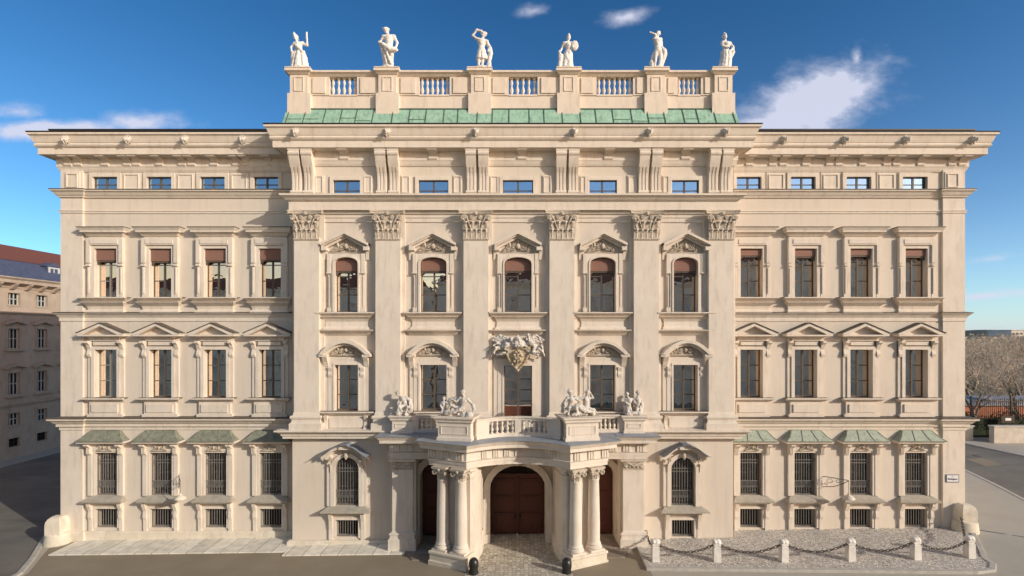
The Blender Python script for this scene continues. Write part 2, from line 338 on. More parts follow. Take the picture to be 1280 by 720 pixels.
def wall(mb, x0, x1, z0, z1, d, ops, depth=.45):
    """front sheet with openings (x0,x1,z0,z1,rise[,depth]) and their reveals"""
    xs = sorted(set([x0, x1]+[o[0] for o in ops]+[o[1] for o in ops])); zs = sorted(set([z0, z1]+[o[2] for o in ops]+[o[3] for o in ops]))
    for i in range(len(xs)-1):
        for j in range(len(zs)-1):
            cx, cz = (xs[i]+xs[i+1])/2, (zs[j]+zs[j+1])/2
            if any(o[0] < cx < o[1] and o[2] < cz < o[3] for o in ops): continue
            mb.add([(xs[i], -d, zs[j]), (xs[i+1], -d, zs[j]), (xs[i+1], -d, zs[j+1]), (xs[i], -d, zs[j+1])], [(0, 1, 2, 3)])
    for o in ops:
        a, b, c, e, rise = o[:5]; dp = o[5] if len(o) > 5 else depth
        if rise:
            ar = arcpts((a+b)/2, b-a, e-rise, rise)
            for i in range(len(ar)-1):
                (p, q), (r_, s_) = ar[i], ar[i+1]
                mb.add([(p, -d, q), (r_, -d, s_), (r_, -d, e+.001), (p, -d, e+.001)], [(0, 1, 2, 3)])
            ring = [(a, c)]+ar+[(b, c)]
        else: ring = [(a, c), (a, e), (b, e), (b, c)]
        n = len(ring)
        for i in range(n):
            p, q = ring[i], ring[(i+1) % n]
            mb.add([(p[0], -d, p[1]), (q[0], -d, q[1]), (q[0], -d+dp, q[1]), (p[0], -d+dp, p[1])], [(0, 1, 2, 3)])
def ringpoly(mb, outer, inner, d0, d1):
    """frame between two matching outlines in the x,z plane"""
    n = len(outer)
    vs = [(p[0], -d0, p[1]) for p in outer]+[(p[0], -d0, p[1]) for p in inner]+[(p[0], -d1, p[1]) for p in outer]+[(p[0], -d1, p[1]) for p in inner]
    fs = []
    for i in range(n-1):
        j = i+1
        fs += [(2*n+i, 2*n+j, 3*n+j, 3*n+i), (i, j, 2*n+j, 2*n+i), (n+i, 3*n+i, 3*n+j, n+j), (i, n+i, n+j, j)]
    fs += [(0, 2*n, 3*n, n), (n-1, 2*n-1, 4*n-1, 3*n-1)]
    mb.add(vs, fs)
def remesh(mb, name, m, voxel=.035, it=2, folds=0.0, fscale=.35):
    """fuse overlapping volumes into one continuous carved surface"""
    me = mb.mesh(name, m); o = bpy.data.objects.new('tmp', me); COL.objects.link(o)
    md = o.modifiers.new('r', 'REMESH'); md.mode = 'VOXEL'; md.voxel_size = voxel
    sm = o.modifiers.new('s', 'SMOOTH'); sm.factor = .5; sm.iterations = it
    if folds:
        tx = bpy.data.textures.new('folds', 'CLOUDS'); tx.noise_scale = fscale; tx.noise_depth = 1
        dm = o.modifiers.new('d', 'DISPLACE'); dm.texture = tx; dm.strength = folds; dm.mid_level = .5
    bpy.context.view_layer.update()
    dg = bpy.context.evaluated_depsgraph_get(); r = bpy.data.meshes.new_from_object(o.evaluated_get(dg)); r.name = name
    if not r.materials: r.materials.append(m)
    for p in r.polygons: p.use_smooth = True
    bpy.data.objects.remove(o); bpy.data.meshes.remove(me); return r
# ================================================================== GROUND
def sheet(name, poly, dz, m, kind='structure', flat=None):
    """polygon on the tilted ground, subdivided at the slope breaks"""
    bm = bmesh.new(); vs = [bm.verts.new((x, y, 0)) for x, y in poly]; bm.faces.new(vs)
    for bx in (-30, 30):
        bmesh.ops.bisect_plane(bm, geom=bm.verts[:]+bm.edges[:]+bm.faces[:], plane_co=(bx, 0, 0), plane_no=(1, 0, 0))
    for v in bm.verts: v.co.z = gz(v.co.x)+dz
    bmesh.ops.recalc_face_normals(bm, faces=bm.faces)
    for f in bm.faces:
        if f.normal.z < 0: f.normal_flip()
    me = bpy.data.meshes.new(name); bm.to_mesh(me); bm.free(); me.materials.append(m)
    return link(name, me, kind=kind)
def slab(name, poly, h, m, kind='structure'):
    mb = MB(); n = len(poly)
    vs = [(x, y, gz(x)-.3) for x, y in poly]+[(x, y, gz(x)+h) for x, y in poly]
    mb.add(vs, [tuple(range(n, 2*n))]+[(i, (i+1) % n, n+(i+1) % n, n+i) for i in range(n)])
    return mb.obj(name, m, kind=kind)
def kerb(name, path, wid, h, m=None, closed=False):
    mb = MB(); mb.sweep(path, [(0, -.3), (wid, -.3), (wid, h-.02), (wid-.02, h), (.02, h), (0, h-.02)], closed)
    if closed: pass
    mb.v = [(x, y, z+gz(x)) for x, y, z in mb.v]
    return mb.obj(name, m or KERB, kind='structure')
sheet('ground', [(-5000, -400), (5000, -400), (5000, 6000), (-5000, 6000)], -.004, WALK)
sheet('street', [(-95, -60), (7.2, -60), (7.2, 1.5), (-27.9, 1.5), (-28.3, -.5), (-27.2, -2.5), (-26.1, -4.4), (-25.6, -8), (-25, -15), (-95, -15)], 0, ASPH)
sheet('street_front_road', [(7.2, -60), (80, -60), (44, -12), (33, -7), (7.2, -6.5)], .0, ASPH)
# left side street
sheet('side_street', [(-60, -14.9), (-25.2, -14.9), (-25.85, -8), (-26.3, -4.5), (-27.4, -2.6), (-28.9, -.4), (-31.3, 3.3), (-33.5, 8), (-34.5, 20), (-35, 70), (-49.5, 70), (-49.5, -5), (-60, -5)], .004, ROAD)
kerb('side_street_kerb', [(-35, 70), (-34.5, 20), (-33.5, 8), (-31.3, 3.3), (-28.9, -.4), (-27.4, -2.6), (-26.3, -4.5), (-25.85, -8), (-25.2, -15)], .28, .10)
# slabs along the left wing and round the porch
slab('slab_pavement', [(-27.0, -.05), (-27.0, -2.25), (-13.2, -2.25), (-13.2, -2.75), (-6.2, -2.75), (-6.2, -1.2), (-13.2, -1.2), (-13.2, 0.1)], .07, SLABS)
CX = .3
def rel(pts): return [(CX+x, -d) for x, d in pts]
slab('porch_floor', rel([(-7.0, 1.6), (-5.9, 3.55), (-4.6, 3.6), (-2.8, 4.3), (-2.3, .2), (-2.3, -1.2), (-6.3, -1.2), (-6.3, 1.6)]), .05, PORCH)
slab('porch_floor', rel([(7.0, 1.6), (5.9, 3.55), (4.6, 3.6), (2.8, 4.3), (2.3, .2), (2.3, -1.2), (6.3, -1.2), (6.3, 1.6)][::-1]), .05, PORCH)
sheet('cobbled_carriageway', rel([(-3.1, 11), (3.1, 11), (2.5, 0), (2.2, -1.1), (-2.2, -1.1), (-2.5, 0)]), .010, COB)
# pebble strip on the right, inside a stone kerb
GP = [(7.5, -1.1), (7.3, -4.9), (23.6, -5.75), (24.6, -5.55), (25.15, -5.0), (25.35, -4.3), (28.0, -.55), (28.0, .1), (13.2, .1), (13.2, -1.1)]
slab('pebble_strip', GP, .09, GRAV)
kerb('pebble_strip_kerb', [(7.5, -1.2), (7.3, -4.9), (23.6, -5.75), (24.6, -5.55), (25.15, -5.0), (25.35, -4.3), (28.2, -.3)], .26, .14)
# right street
K1 = [(30.5, -14), (33.6, -4), (36.9, 4.5), (38.8, 9.5), (40.6, 15), (43.5, 26), (46, 60), (46, 120)]
K2 = [(46, -18), (50.6, 12), (50.9, 18), (50.2, 24), (49.6, 30), (52, 60), (52, 120)]
sheet('side_street_right', [(K1[0][0], K1[0][1])]+K1[1:]+K2[::-1], .004, ROAD)
kerb('side_street_right_kerb', K1, .3, .03)
kerb('far_kerb', K2[::-1], .25, .10)
mb = MB(); mb.sweep([(28.3, .15), (31.5, -2.0), (36, -4.6)], [(0, -.05), (.12, -.05), (.12, .006), (0, .006)]); mb.v = [(x, y, z+gz(x)) for x, y, z in mb.v]
mb.obj('slot_drain', BLK, kind='structure')
# wooded hills at the horizon
mb = MB(); rng = random.Random(3); pts = []
for i in range(240):
    a = -1.2+2.6*i/239
    hgt = 19+6*math.sin(a*9+1.2)+4*math.sin(a*23+1)+2.5*math.sin(a*61)+rng.uniform(-.8, .8)
    pts.append((a, hgt))
vs = []; fs = []
for (a, h) in pts:
    for (r, z) in ((1500, -4), (1650, h*.55), (1850, h), (2300, h*.9), (2700, -4)): vs.append((math.sin(a)*r, math.cos(a)*r, z))
for i in range(239):
    for q in range(4): fs.append((i*5+q, (i+1)*5+q, (i+1)*5+q+1, i*5+q+1))
mb.add(vs, fs); mb.obj('distant_hills', HILL, smooth=True, kind='structure')

# ================================================================== PALACE
palace = thing('palace', 'long beige baroque palace with giant pilasters, copper window hoods and a columned porch', 'palace')
W = 28.15; DC = 1.15; HC = 13.3
def P(name, mb, m=TR, smooth=False): return mb.obj(name, m, palace, smooth)
LC = [133.7, 202.0, 270.0, 338.5]; RC = [938.5, 1006.0, 1075.3, 1143.8]
WX = [Xp(c) for c in LC+RC]
AXc = [Xp(c) for c in (132.5, 200, 266.5, 333.3, 935.5, 1003, 1072.3, 1142.5)]
CB = [Xp(c, DC) for c in (433.7, 542, 647.5, 753, 856)]      # centre bays
CBw = [1.42, 1.60, 1.62, 1.52, 1.46]
PILX = [Xp(c, DC+.4) for c in (383.3, 485, 595, 702.5, 808, 901.5)]
# wall openings
wl, wr = [], []
for k, x in enumerate(WX):
    L = wl if k < 4 else wr; ax = AXc[k]
    L += [(ax-.77, ax+.77, Zp(239), Zp(221.5), 0, .35), (x-.69, x+.69, Zp(372), Zp(311), 0), (x-.70, x+.70, Zp(497), Zp(437), 0),
          (x-.70, x+.70, Zp(619), Zp(565.5), 0), (x-.70, x+.70, Zp(659.5), Zp(635.5), 0, .5)]
mb = MB(); wall(mb, -W, -HC, -.8, 24.0, 0, wl); P('wall', mb, PL)
mb = MB(); wall(mb, HC, W, -.8, 24.0, 0, wr); P('wall', mb, PL)
cw = []
for k, x in enumerate(CB):
    hw = CBw[k]/2
    cw.append((x-hw-.10, x+hw+.10, Zp(243, DC), Zp(225.5, DC), 0, .35))
    cw.append((x-hw, x+hw, Zp(390, DC), Zp(322, DC), .36))
    if k == 2: cw.append((x-.84, x+.84, Zp(521.5, DC), Zp(457, DC), 0))
    else: cw.append((x-hw, x+hw, Zp(513.5, DC), Zp(456, DC), 0))
GX = [Xp(434.2, DC), Xp(853.3, DC)]
for x in GX:
    cw.append((x-.73, x+.73, Zp(632, DC), Zp(571, DC), .70)); cw.append((x-.68, x+.68, Zp(671, DC), Zp(649.5, DC), 0, .5))
DOORS = [(CX, 3.36, 4.62, 1.45, 1.25, -.1), (CX-4.85, 2.1, 4.80, 1.0, .95, .1), (CX+4.85, 2.1, 4.80, 1.0, .95, .1)]
for (x, w_, top, rise, dp, z0) in DOORS: cw.append((x-w_/2, x+w_/2, -.3, top, rise, dp))
mb = MB(); wall(mb, -HC, HC, -.8, 24.0, DC, cw); mb.box(-HC, -HC+.02, 0, DC, -.8, 24); mb.box(HC-.02, HC, 0, DC, -.8, 24); P('wall', mb, PL)
# sides, back and roof
mb = MB(); mb.box(-W, -W+.3, -24, -.0, -.8, 24); mb.box(W-.3, W, -24, -.0, -.8, 24); mb.box(-W, W, -24.3, -24, -.8, 24); P('wall', mb, PL)
# dark room volume behind the windows
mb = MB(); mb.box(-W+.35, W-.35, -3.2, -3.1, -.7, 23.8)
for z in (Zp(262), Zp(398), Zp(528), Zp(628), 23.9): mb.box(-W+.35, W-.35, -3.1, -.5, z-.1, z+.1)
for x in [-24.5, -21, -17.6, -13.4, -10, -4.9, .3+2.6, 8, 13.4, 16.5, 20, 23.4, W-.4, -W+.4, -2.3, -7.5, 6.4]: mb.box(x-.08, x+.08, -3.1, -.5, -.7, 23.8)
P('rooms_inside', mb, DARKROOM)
mb = MB(); mb.add([(-W-.9, .2, 24.75), (W+.9, .2, 24.75), (W+.9, 24.6, 24.75), (-W-.9, 24.6, 24.75), (-W+9, 11.5, 29.0), (W-9, 11.5, 29.0)], [(0, 1, 5, 4), (1, 2, 5), (2, 3, 4, 5), (3, 0, 4), (0, 3, 2, 1)])
P('roof', mb, DK)
# ---- corner strips and band mouldings
WL = [(-W, 22), (-W, -.13), (-26.78, -.13), (-26.78, 0), (-HC, 0)]
WR = [(HC, 0), (26.78, 0), (26.78, -.13), (W, -.13), (W, 22)]
for s in (-1, 1):
    mb = MB(); a, b = sorted((s*26.78, s*W)); mb.box(a, b, -.02, .13, -.75, 23.4); P('corner_pilaster', mb, TR)
def band(name, profs, paths, m=TR, smooth=False):
    for pth in paths:
        mb = MB(); mb.sweep(pth, [(-.02, profs[0][1])]+profs+[(-.02, profs[-1][1])]); P(name, mb, m, smooth)
CPATH = [(-HC, .01), (-HC, -DC), (HC, -DC), (HC, .01)]
FULL = [(-W, 22), (-W, 0), (-HC, 0), (-HC, -DC), (HC, -DC), (HC, 0), (W, 0), (W, 22)]
# main cornice: bed mould, soffit, corona, sima
zb = 22.72
prof = [(-.02, zb-.10), (.06, zb-.10)]+cyma(.08, zb-.05, .20, zb+.20)+[(.20, zb+.72), (.74, zb+.80), (.74, zb+.76), (.80, zb+.76), (.80, zb+1.12), (.82, zb+1.15)]
prof += [(.86, zb+1.17), (.92, zb+1.23), (.95, zb+1.30), (.93, zb+1.33), (.91, zb+1.36)]+cyma(.90, zb+1.40, 1.10, zb+1.82, 8)+[(1.16, zb+1.85), (1.17, zb+1.96), (-.02, zb+1.99)]
mb = MB(); mb.sweep(FULL, prof); P('cornice', mb, TR)
mb = MB(); mb.sweep(FULL, [(.7, zb+2.0), (1.18, zb+1.965), (1.20, zb+2.04), (.7, zb+2.05), (.1, zb+2.12), (.1, zb+2.0)]); P('gutter_edge', mb, DK)
# low roof kerb over the wings
for a, b in ((-W-.35, -HC), (HC, W+.35)):
    mb = MB(); mb.box(a, b, -.3, .35, zb+2.02, zb+2.36); P('roof_kerb', mb, TR)
    mb = MB(); mb.box(a-.12, b, -.4, .48, zb+2.363, zb+2.44); P('roof_kerb_flashing', mb, DK)
# band lines on the wings
band('string_course', [(.04, Zp(248)), (.10, Zp(247.5))]+cyma(.12, Zp(246), .34, Zp(241))+[(.38, Zp(240.6)), (.38, Zp(238.8)), (.02, Zp(238))], [WL, WR])
band('string_course', [(.05, Zp(267)), (.05, Zp(265)), (.09, Zp(264.5)), (.09, Zp(263.6))], [WL, WR])
band('string_course', [(.05, Zp(401.5)), (.05, Zp(397)), (.10, Zp(396))]+cyma(.10, Zp(395.5), .22, Zp(393))+[(.26, Zp(392.6)), (.26, Zp(391.4))], [WL, WR])
band('string_course', [(.05, Zp(537)), (.05, Zp(533)), (.16, Zp(532.6)), (.16, Zp(529.5))]+cyma(.18, Zp(529), .42, Zp(524.5))+[(.48, Zp(524)), (.48, Zp(521.8)), (.04, Zp(520.6))], [WL, WR])
band('base_plinth', [(.16, -.8), (.16, Zp(664.5)), (.10, Zp(663))], [WL, WR], LS)
# centre block bands
CP2 = [(-HC-.02, .01), (-HC-.02, -DC-.42), (HC+.02, -DC-.42), (HC+.02, .01)]
d2 = DC+.42
band('entablature', [(.0, Zp(262.5, d2)), (.0, Zp(252, d2)), (.06, Zp(251.6, d2))]+cyma(.08, Zp(251, d2), .34, Zp(246.5, d2))+[(.40, Zp(246, d2)), (.40, Zp(243.8, d2))], [CP2])
band('string_course', [(.06, Zp(278, DC)), (.06, Zp(273, DC)), (.11, Zp(272.6, DC)), (.11, Zp(269, DC)), (.22, Zp(268, DC)), (.22, Zp(263, DC))], [CPATH])
band('string_course', [(.40, Zp(548.5, d2)), (.40, Zp(545, d2)), (.48, Zp(544.6, d2)), (.48, Zp(542.6, d2))]+cyma(.5, Zp(542, d2), .70, Zp(539.4, d2))+[(.76, Zp(539, d2)), (.76, Zp(537.3, d2)), (.1, Zp(536, d2))], [[(-HC, .01), (-HC, -DC), (CX-7.2, -DC)], [(CX+7.2, -DC), (HC, -DC), (HC, .01)]])
band('base_plinth', [(.22, -.8), (.22, Zp(676, DC)), (.14, Zp(674.5, DC))], [[(-HC, .01), (-HC, -DC), (CX-7.5, -DC)], [(CX+7.5, -DC), (HC, -DC), (HC, .01)]], LS)
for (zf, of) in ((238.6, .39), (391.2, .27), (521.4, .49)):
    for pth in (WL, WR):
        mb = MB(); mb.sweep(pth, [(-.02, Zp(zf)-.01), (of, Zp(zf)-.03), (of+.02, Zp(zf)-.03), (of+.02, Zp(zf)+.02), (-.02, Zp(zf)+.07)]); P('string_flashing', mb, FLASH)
# ---- giant pilasters
z0p, z1p = Zp(516, d2), Zp(299, d2)
def pilaster(x):
    mb = MB()
    mb.box(x-.95, x+.95, DC-.02, DC+.14, Zp(536, DC), Zp(263, DC))
    mb.box(x-.74, x+.74, DC+.1, DC+.42, z0p-.1, z1p+.1)
    mb.front(x-.74, x+.74, DC+.42, [(.22, Zp(538, d2)), (.22, Zp(529, d2)), (.12, Zp(527.5, d2)), (.10, Zp(523.5, d2)), (.17, Zp(523, d2)), (.19, Zp(521, d2)), (.16, Zp(519.4, d2)), (.05, Zp(519, d2)), (.04, Zp(516.5, d2)), (0, Zp(515, d2))])
    mb.box(x-.96, x-.7, DC+.05, DC+.42, Zp(538, d2), Zp(529, d2)); mb.box(x+.7, x+.96, DC+.05, DC+.42, Zp(538, d2), Zp(529, d2))
    return mb
# capital
def leaf(mb, x, z, w_, h, d, lean, twist=0):
    n = 6; vs = []; fs = []
    for i in range(n+1):
        t = i/n; ww = w_*(.45+.75*math.sin(math.pi*min(t*.9+.12, 1))**.8)*(1 if t < .95 else .5)
        zz = z+h*math.sin(t*math.pi*.62)/math.sin(math.pi*.62) if t < .81 else z+h*(1.0-(t-.81)*.9)
        dd = d+lean*(t**2.2)
        for k in (-1, -.5, 0, .5, 1):
            vs.append((x+k*ww/2+twist*t, -(dd+.035*(1-abs(k))*(1 if k == 0 else .2)-.02*abs(k)), zz+(.015 if k in (-.5, .5) and i % 2 else 0)))
    for i in range(n):
        for k in range(4): fs.append((i*5+k, i*5+k+1, i*5+k+6, i*5+k+5))
    mb.add(vs, fs)
def volute(mb, x, z, d, r, s, tube=.05):
    pts = []
    for i in range(22):
        t = i/21; a = t*2.3*2*math.pi*.75; rr = r*(1-.80*t)
        pts.append((x+s*rr*math.cos(a+math.pi/2), -d-.02*t, z+rr*math.sin(a+math.pi/2)))
    mb.tube(pts, [tube*(1-.35*i/21) for i in range(22)], 6); mb.ball((x, -d-.03, z), r*.26, 8, 5)
def capital_mesh():
    mb = MB(); H = Zp(264, d2)-Zp(299, d2); hw = .74
    mb.add(*trap(hw, 0, 0, hw*1.05, .12, H*.82))
    mb.box(-hw-.03, hw+.03, 0, .06, -.02, .06)
    for row, (zz, hh, nn, ln) in enumerate(((.04, H*.34, 5, .16), (H*.25, H*.38, 4, .22))):
        for i in range(nn):
            xx = -hw+.15+(2*hw-.3)*i/(nn-1) if nn > 1 else 0
            leaf(mb, xx, zz, .36, hh, .03+.04*row, ln)
    for s in (-1, 1):
        volute(mb, s*(hw+.02), H*.77, .18, .17, s, .055)
        volute(mb, s*.24, H*.78, .16, .115, -s, .04)
        mb.tube([(s*.28, -.10, H*.35), (s*.42, -.16, H*.6), (s*(hw-.12), -.2, H*.86)], [.035, .05, .04], 6)
        leaf(mb, s*(hw-.1), H*.42, .26, H*.3, .1, .22, s*.12)
    for i in range(9): mb.ball((-hw+.08+i*(2*hw-.16)/8, -.05, .015), .045, 6, 4)
    mb.ball((0, -.25, H*.9), (.11, .07, .11), 8, 6)
    n = 12
    outer = []
    for i in range(n+1):
        t = -1+2*i/n; outer.append((t*(hw+.24), -(.30-.16*(1-t*t)**1)))
    poly = outer+[(hw+.24, .0), (-hw-.24, .0)]
    pl2 = [(p[0], p[1]) for p in poly]
    mb.prism(pl2, 'z', H*.90, H*.97); mb.prism([(x*1.03, y-.03 if y < 0 else y) for x, y in pl2], 'z', H*.97+.002, H*1.02)
    return mb
def trap(w0, d0, z0, w1, d1, z1):
    return ([(-w0, 0, z0), (w0, 0, z0), (w0, -d0-.02, z0), (-w0, -d0-.02, z0), (-w1, 0, z1), (w1, 0, z1), (w1, -d1, z1), (-w1, -d1, z1)],
            [(0, 1, 2, 3), (4, 7, 6, 5), (0, 4, 5, 1), (1, 5, 6, 2), (2, 6, 7, 3), (3, 7, 4, 0)])
cap_me = capital_mesh().mesh('capital', ORN, True)
for x in PILX:
    p = P('pilaster', pilaster(x), TR)
    link('capital', cap_me, p, (x, -(DC+.42), Zp(299.5, d2)))
# ---- consoles under the centre cornice
def console_mesh(wd=.60):
    mb = MB(); zt = zb+.74; zbm = Zp(243.3, d2)
    def prof(e):
        pts = []
        # front S curve from the bottom upwards (d out of wall, z)
        H = zt-zbm
        for i in range(17):
            t = i/16
            dd = .30+.06*math.sin(t*math.pi*2)*-1+.62*max(0, (t-.42)/.58)**1.5+(.10*math.sin(max(0, (t-.5))*2*math.pi))
            pts.append((dd+e, zbm+H*t))
        return [(0, zbm)]+pts+[(0, zt)]
    mb.prism(prof(0), 'x', -wd/2, wd/2)
    for c in (-.2, 0, .2): mb.prism(prof(.05)[:12]+[(0, zbm+(zt-zbm)*.64)], 'x', c-.055, c+.055)
    mb.box(-wd/2-.05, wd/2+.05, 0, .42, zbm-.002, zbm+.10); mb.box(-wd/2-.05, wd/2+.05, 0, .90, zt-.10, zt+.01)
    mb.tube([(-wd/2-.02, -.80, zt-.26), (wd/2+.02, -.80, zt-.26)], .14, 10)
    mb.tube([(-wd/2-.02, -.38, zbm+.2), (wd/2+.02, -.38, zbm+.2)], .09, 8)
    return mb
cm = console_mesh().mesh('console', TR, False)
for px in (376, 483.5, 596.5, 709.5, 813.5, 901.5):
    for s in (-1, 1): o = link('console', cm, palace, (Xp(px, DC+.5)+s*.37, -DC, 0)); o.scale.y = .80
def bracket_mesh(wd=.42):
    mb = MB(); z1 = zb+.76; z0 = z1-.54
    pts = [(.0, z0+.05)]+[(.18+.62*(1-math.cos(math.pi/2*i/6))+.0, z0+.05+(z1-z0-.1)*math.sin(math.pi/2*i/6)) for i in range(7)]+[(.84, z1), (0, z1)]
    mb.prism(pts, 'x', -wd/2, wd/2); mb.box(-wd/2-.05, wd/2+.05, 0, .88, z1-.08, z1+.005); mb.tube([(-wd/2-.01, -.24, z0+.12), (wd/2+.01, -.24, z0+.12)], .11, 10)
    return mb
bm_ = bracket_mesh().mesh('bracket', TR, False)
for px in (83.5, 96, 130, 157.5, 169.5, 198, 226.5, 238.5, 266.5, 294.5, 306.5, 334.5, 937.5, 966.5, 979.5, 1008, 1037.5, 1049.5, 1079, 1109.5, 1121.5, 1152, 1191, 1204):
    o = link('bracket', bm_, palace, (Xp(px, .3), 0, 0)); o.scale.y = .82
b2 = bracket_mesh(.5).mesh('bracket', TR, False)
for px in (429.5, 541, 652.5, 761, 857.5): o = link('bracket', b2, palace, (Xp(px, DC+.3), -DC, 0)); o.scale.y = .82
# ---- lion heads on the sima
def lion():
    mb = MB()
    mb.ball((0, -.16, 0), (.13, .15, .15)); mb.capsule((0, -.24, -.03), (0, -.38, -.07), .09, .07); mb.ball((0, -.34, -.17), (.06, .08, .035)); mb.ball((0, -.43, -.03), (.045, .03, .03), 6, 4)
    for k in range(13):
        a = 2*math.pi*k/13; c_, s_ = math.cos(a), math.sin(a); mb.capsule((.12*c_, -.12, .02+.14*s_), (.25*c_, -.05+.03*(k % 2), .02+.29*s_), .05, .025, 6)
    for s in (-1, 1): mb.ball((s*.12, -.16, .15), .045, 6, 4); mb.ball((s*.075, -.29, .06), (.04, .04, .03), 6, 4)
    mb.capsule((-.05, -.2, -.2), (0, -.12, -.34), .05, .02, 6)
    return mb
lm = remesh(lion(), 'lion_head', SC, .017, 1)
for px in (82.6, 160.4, 231.7, 303.6, 979.6, 1056, 1131.8, 1216): link('lion_head', lm, palace, (Xp(px, 1.0), -.95, zb+1.58))
for px in (369.5, 484, 595, 718, 811.7, 907): link('lion_head', lm, palace, (Xp(px, DC+1.), -DC-.95, zb+1.58))
# ---- attic panels
def panel(x0, x1, z0, z1, d, name='attic_panel', inner=.16, e=.05):
    mb = MB(); mb.box(x0, x1, d-.02, d+e, z0, z1)
    o = P(name, mb, TR)
    m2 = MB(); t = .045
    a, b, c, f = x0+inner, x1-inner, z0+inner, z1-inner
    ringpoly(m2, [(a-t, c-t), (a-t, f+t), (b+t, f+t), (b+t, c-t), (a-t, c-t)], [(a, c), (a, f), (b, f), (b, c), (a, c)], d+e-.01, d+e+.05)
    m2.obj('panel_moulding', TR, o)
    return o
for px in (165.2, 232.5, 299.5, 969.5, 1037.5, 1107.5):
    x = Xp(px); panel(x-.58, x+.58, Zp(239), Zp(216), 0)
for px in (91, 1190): x = Xp(px, .13); panel(x-.46, x+.46, Zp(237.5), Zp(216), .13)
for px in (399.5, 460, 507.5, 572, 618, 684, 730.5, 790, 833.5, 885):
    x = Xp(px, DC); panel(x-.30, x+.30, Zp(243, DC), Zp(219, DC), DC, inner=.12)

# ================================================================== WINDOWS
def casement(par, x, z0, z1, w_, d, rows, m=SASH, arch=0, g=GLASS, rec=.32, curtain=None, rowm=None):
    """dark frame with mullion and glazing bars, panes and what hangs behind"""
    f = MB(); y = d-rec; t = .055; hw = w_/2
    f.box(x-hw, x-hw+t, y-.05, y+.04, z0, z1); f.box(x+hw-t, x+hw, y-.05, y+.04, z0, z1); f.box(x-hw, x+hw, y-.05, y+.035, z0, z0+t+.02)
    if arch:
        o = arcpts(x, w_, z1-arch, arch); i_ = arcpts(x, w_-2*t, z1-arch, arch-t); ringpoly(f, o, i_, y-.05, y+.04)
    else: f.box(x-hw, x+hw, y-.05, y+.035, z1-t, z1)
    f.box(x-.05, x+.05, y-.04, y+.05, z0+.01, z1-.02)
    for r in rows: zz = z0+(z1-z0)*r; f.box(x-hw+.01, x+hw-.01, y-.03, y+.03, zz-.028, zz+.028)
    f.obj('sash', m, par)
    p = MB(); zz1 = z1-.01
    p.add([(x-hw+.01, -y, z0+.01), (x+hw-.01, -y, z0+.01), (x+hw-.01, -y, zz1), (x-hw+.01, -y, zz1)], [(0, 1, 2, 3)]); p.obj('pane', g, par)
    if curtain:
        c = MB(); n = 28; a, b = x-hw, x+hw; ph = x*3.7
        vs = []; fs = []
        for i in range(n+1):
            xx = a+(b-a)*i/n; yy = -(y-.16)+.035*math.sin(i*1.55+ph)
            vs += [(xx, yy, z0), (xx, yy, z1)]
        fs = [(2*i, 2*i+2, 2*i+3, 2*i+1) for i in range(n)]
        c.add(vs, fs); c.obj('curtain', curtain, par, True)
def archpoly(x, w_, z0, z1, rise):
    return [(x-w_/2, z0)]+arcpts(x, w_, z1-rise, rise)+[(x+w_/2, z0)]
def scroll_relief(w_, h, d, tube=.035, seed=1):
    mb = MB(); rg = random.Random(seed)
    for s in (-1, 1):
        volute(mb, s*w_*.16, h*.42, d, h*.26, s, tube); volute(mb, s*w_*.30, h*.28, d, h*.20, -s, tube*.9); volute(mb, s*w_*.41, h*.16, d, h*.13, s, tube*.7)
        for k in range(5): mb.ball((s*w_*(.08+.08*k), -d, h*(.72-.14*k)), (.05, .04, .06), 6, 4)
        leaf(mb, s*w_*.24, h*.45, .14, h*.35, d, .08, s*.1)
    mb.ball((0, -d-.03, h*.52), (h*.16, .07, h*.22), 8, 6); mb.ball((0, -d, h*.9), (h*.10, .05, h*.14), 6, 5)
    mb.tube([(-w_*.48, -d, h*.03), (w_*.48, -d, h*.03)], tube*.8, 5)
    return mb
def grille(par, x, z0, z1, w_, d, fancy=True, m=IRON, n=8):
    g = MB()
    for i in range(n): xx = x-w_/2+.06+(w_-.12)*i/(n-1); g.box(xx-.014, xx+.014, d-.014, d+.014, z0+.01, z1-.01)
    zs = [z0+.06, z1-.06] if not fancy else [z0+.07, z0+(z1-z0)*.20, z0+(z1-z0)*.33, z0+(z1-z0)*.75, z0+(z1-z0)*.82]
    for zz in zs: g.box(x-w_/2+.01, x+w_/2-.01, d-.012, d+.018, zz-.017, zz+.017)
    if fancy:
        for i in range(n-1):
            xx = x-w_/2+.06+(w_-.12)*(i+.5)/(n-1); zc = z0+(z1-z0)*.135
            g.tube([(xx+.07*math.cos(a), -d, zc+.12*math.sin(a)) for a in [2*math.pi*k/8 for k in range(9)]], .010, 4)
            g.box(xx-.01, xx+.01, d-.01, d+.01, z0+(z1-z0)*.2, z0+(z1-z0)*.33)
    g.obj('grille', m, par)
def sill(par, x, hw, zt, zbm, proj, d, slope=0, m=TR):
    mb = MB(); mb.front(x-hw, x+hw, d, [(proj*.45, zbm), (proj*.5, zbm+.04)]+cyma(proj*.5, zbm+.05, proj*.9, zt-.08, 4)+[(proj, zt-.07), (proj, zt-slope), (.0, zt+.01)])
    o = mb.obj('sill', m, par); q = MB(); q.front(x-hw, x+hw, d, [(proj+.004, zt-.045), (proj+.02, zt-.045), (proj+.02, zt+.012), (.0, zt+.03)]); q.obj('flashing', FLASH, o); return o
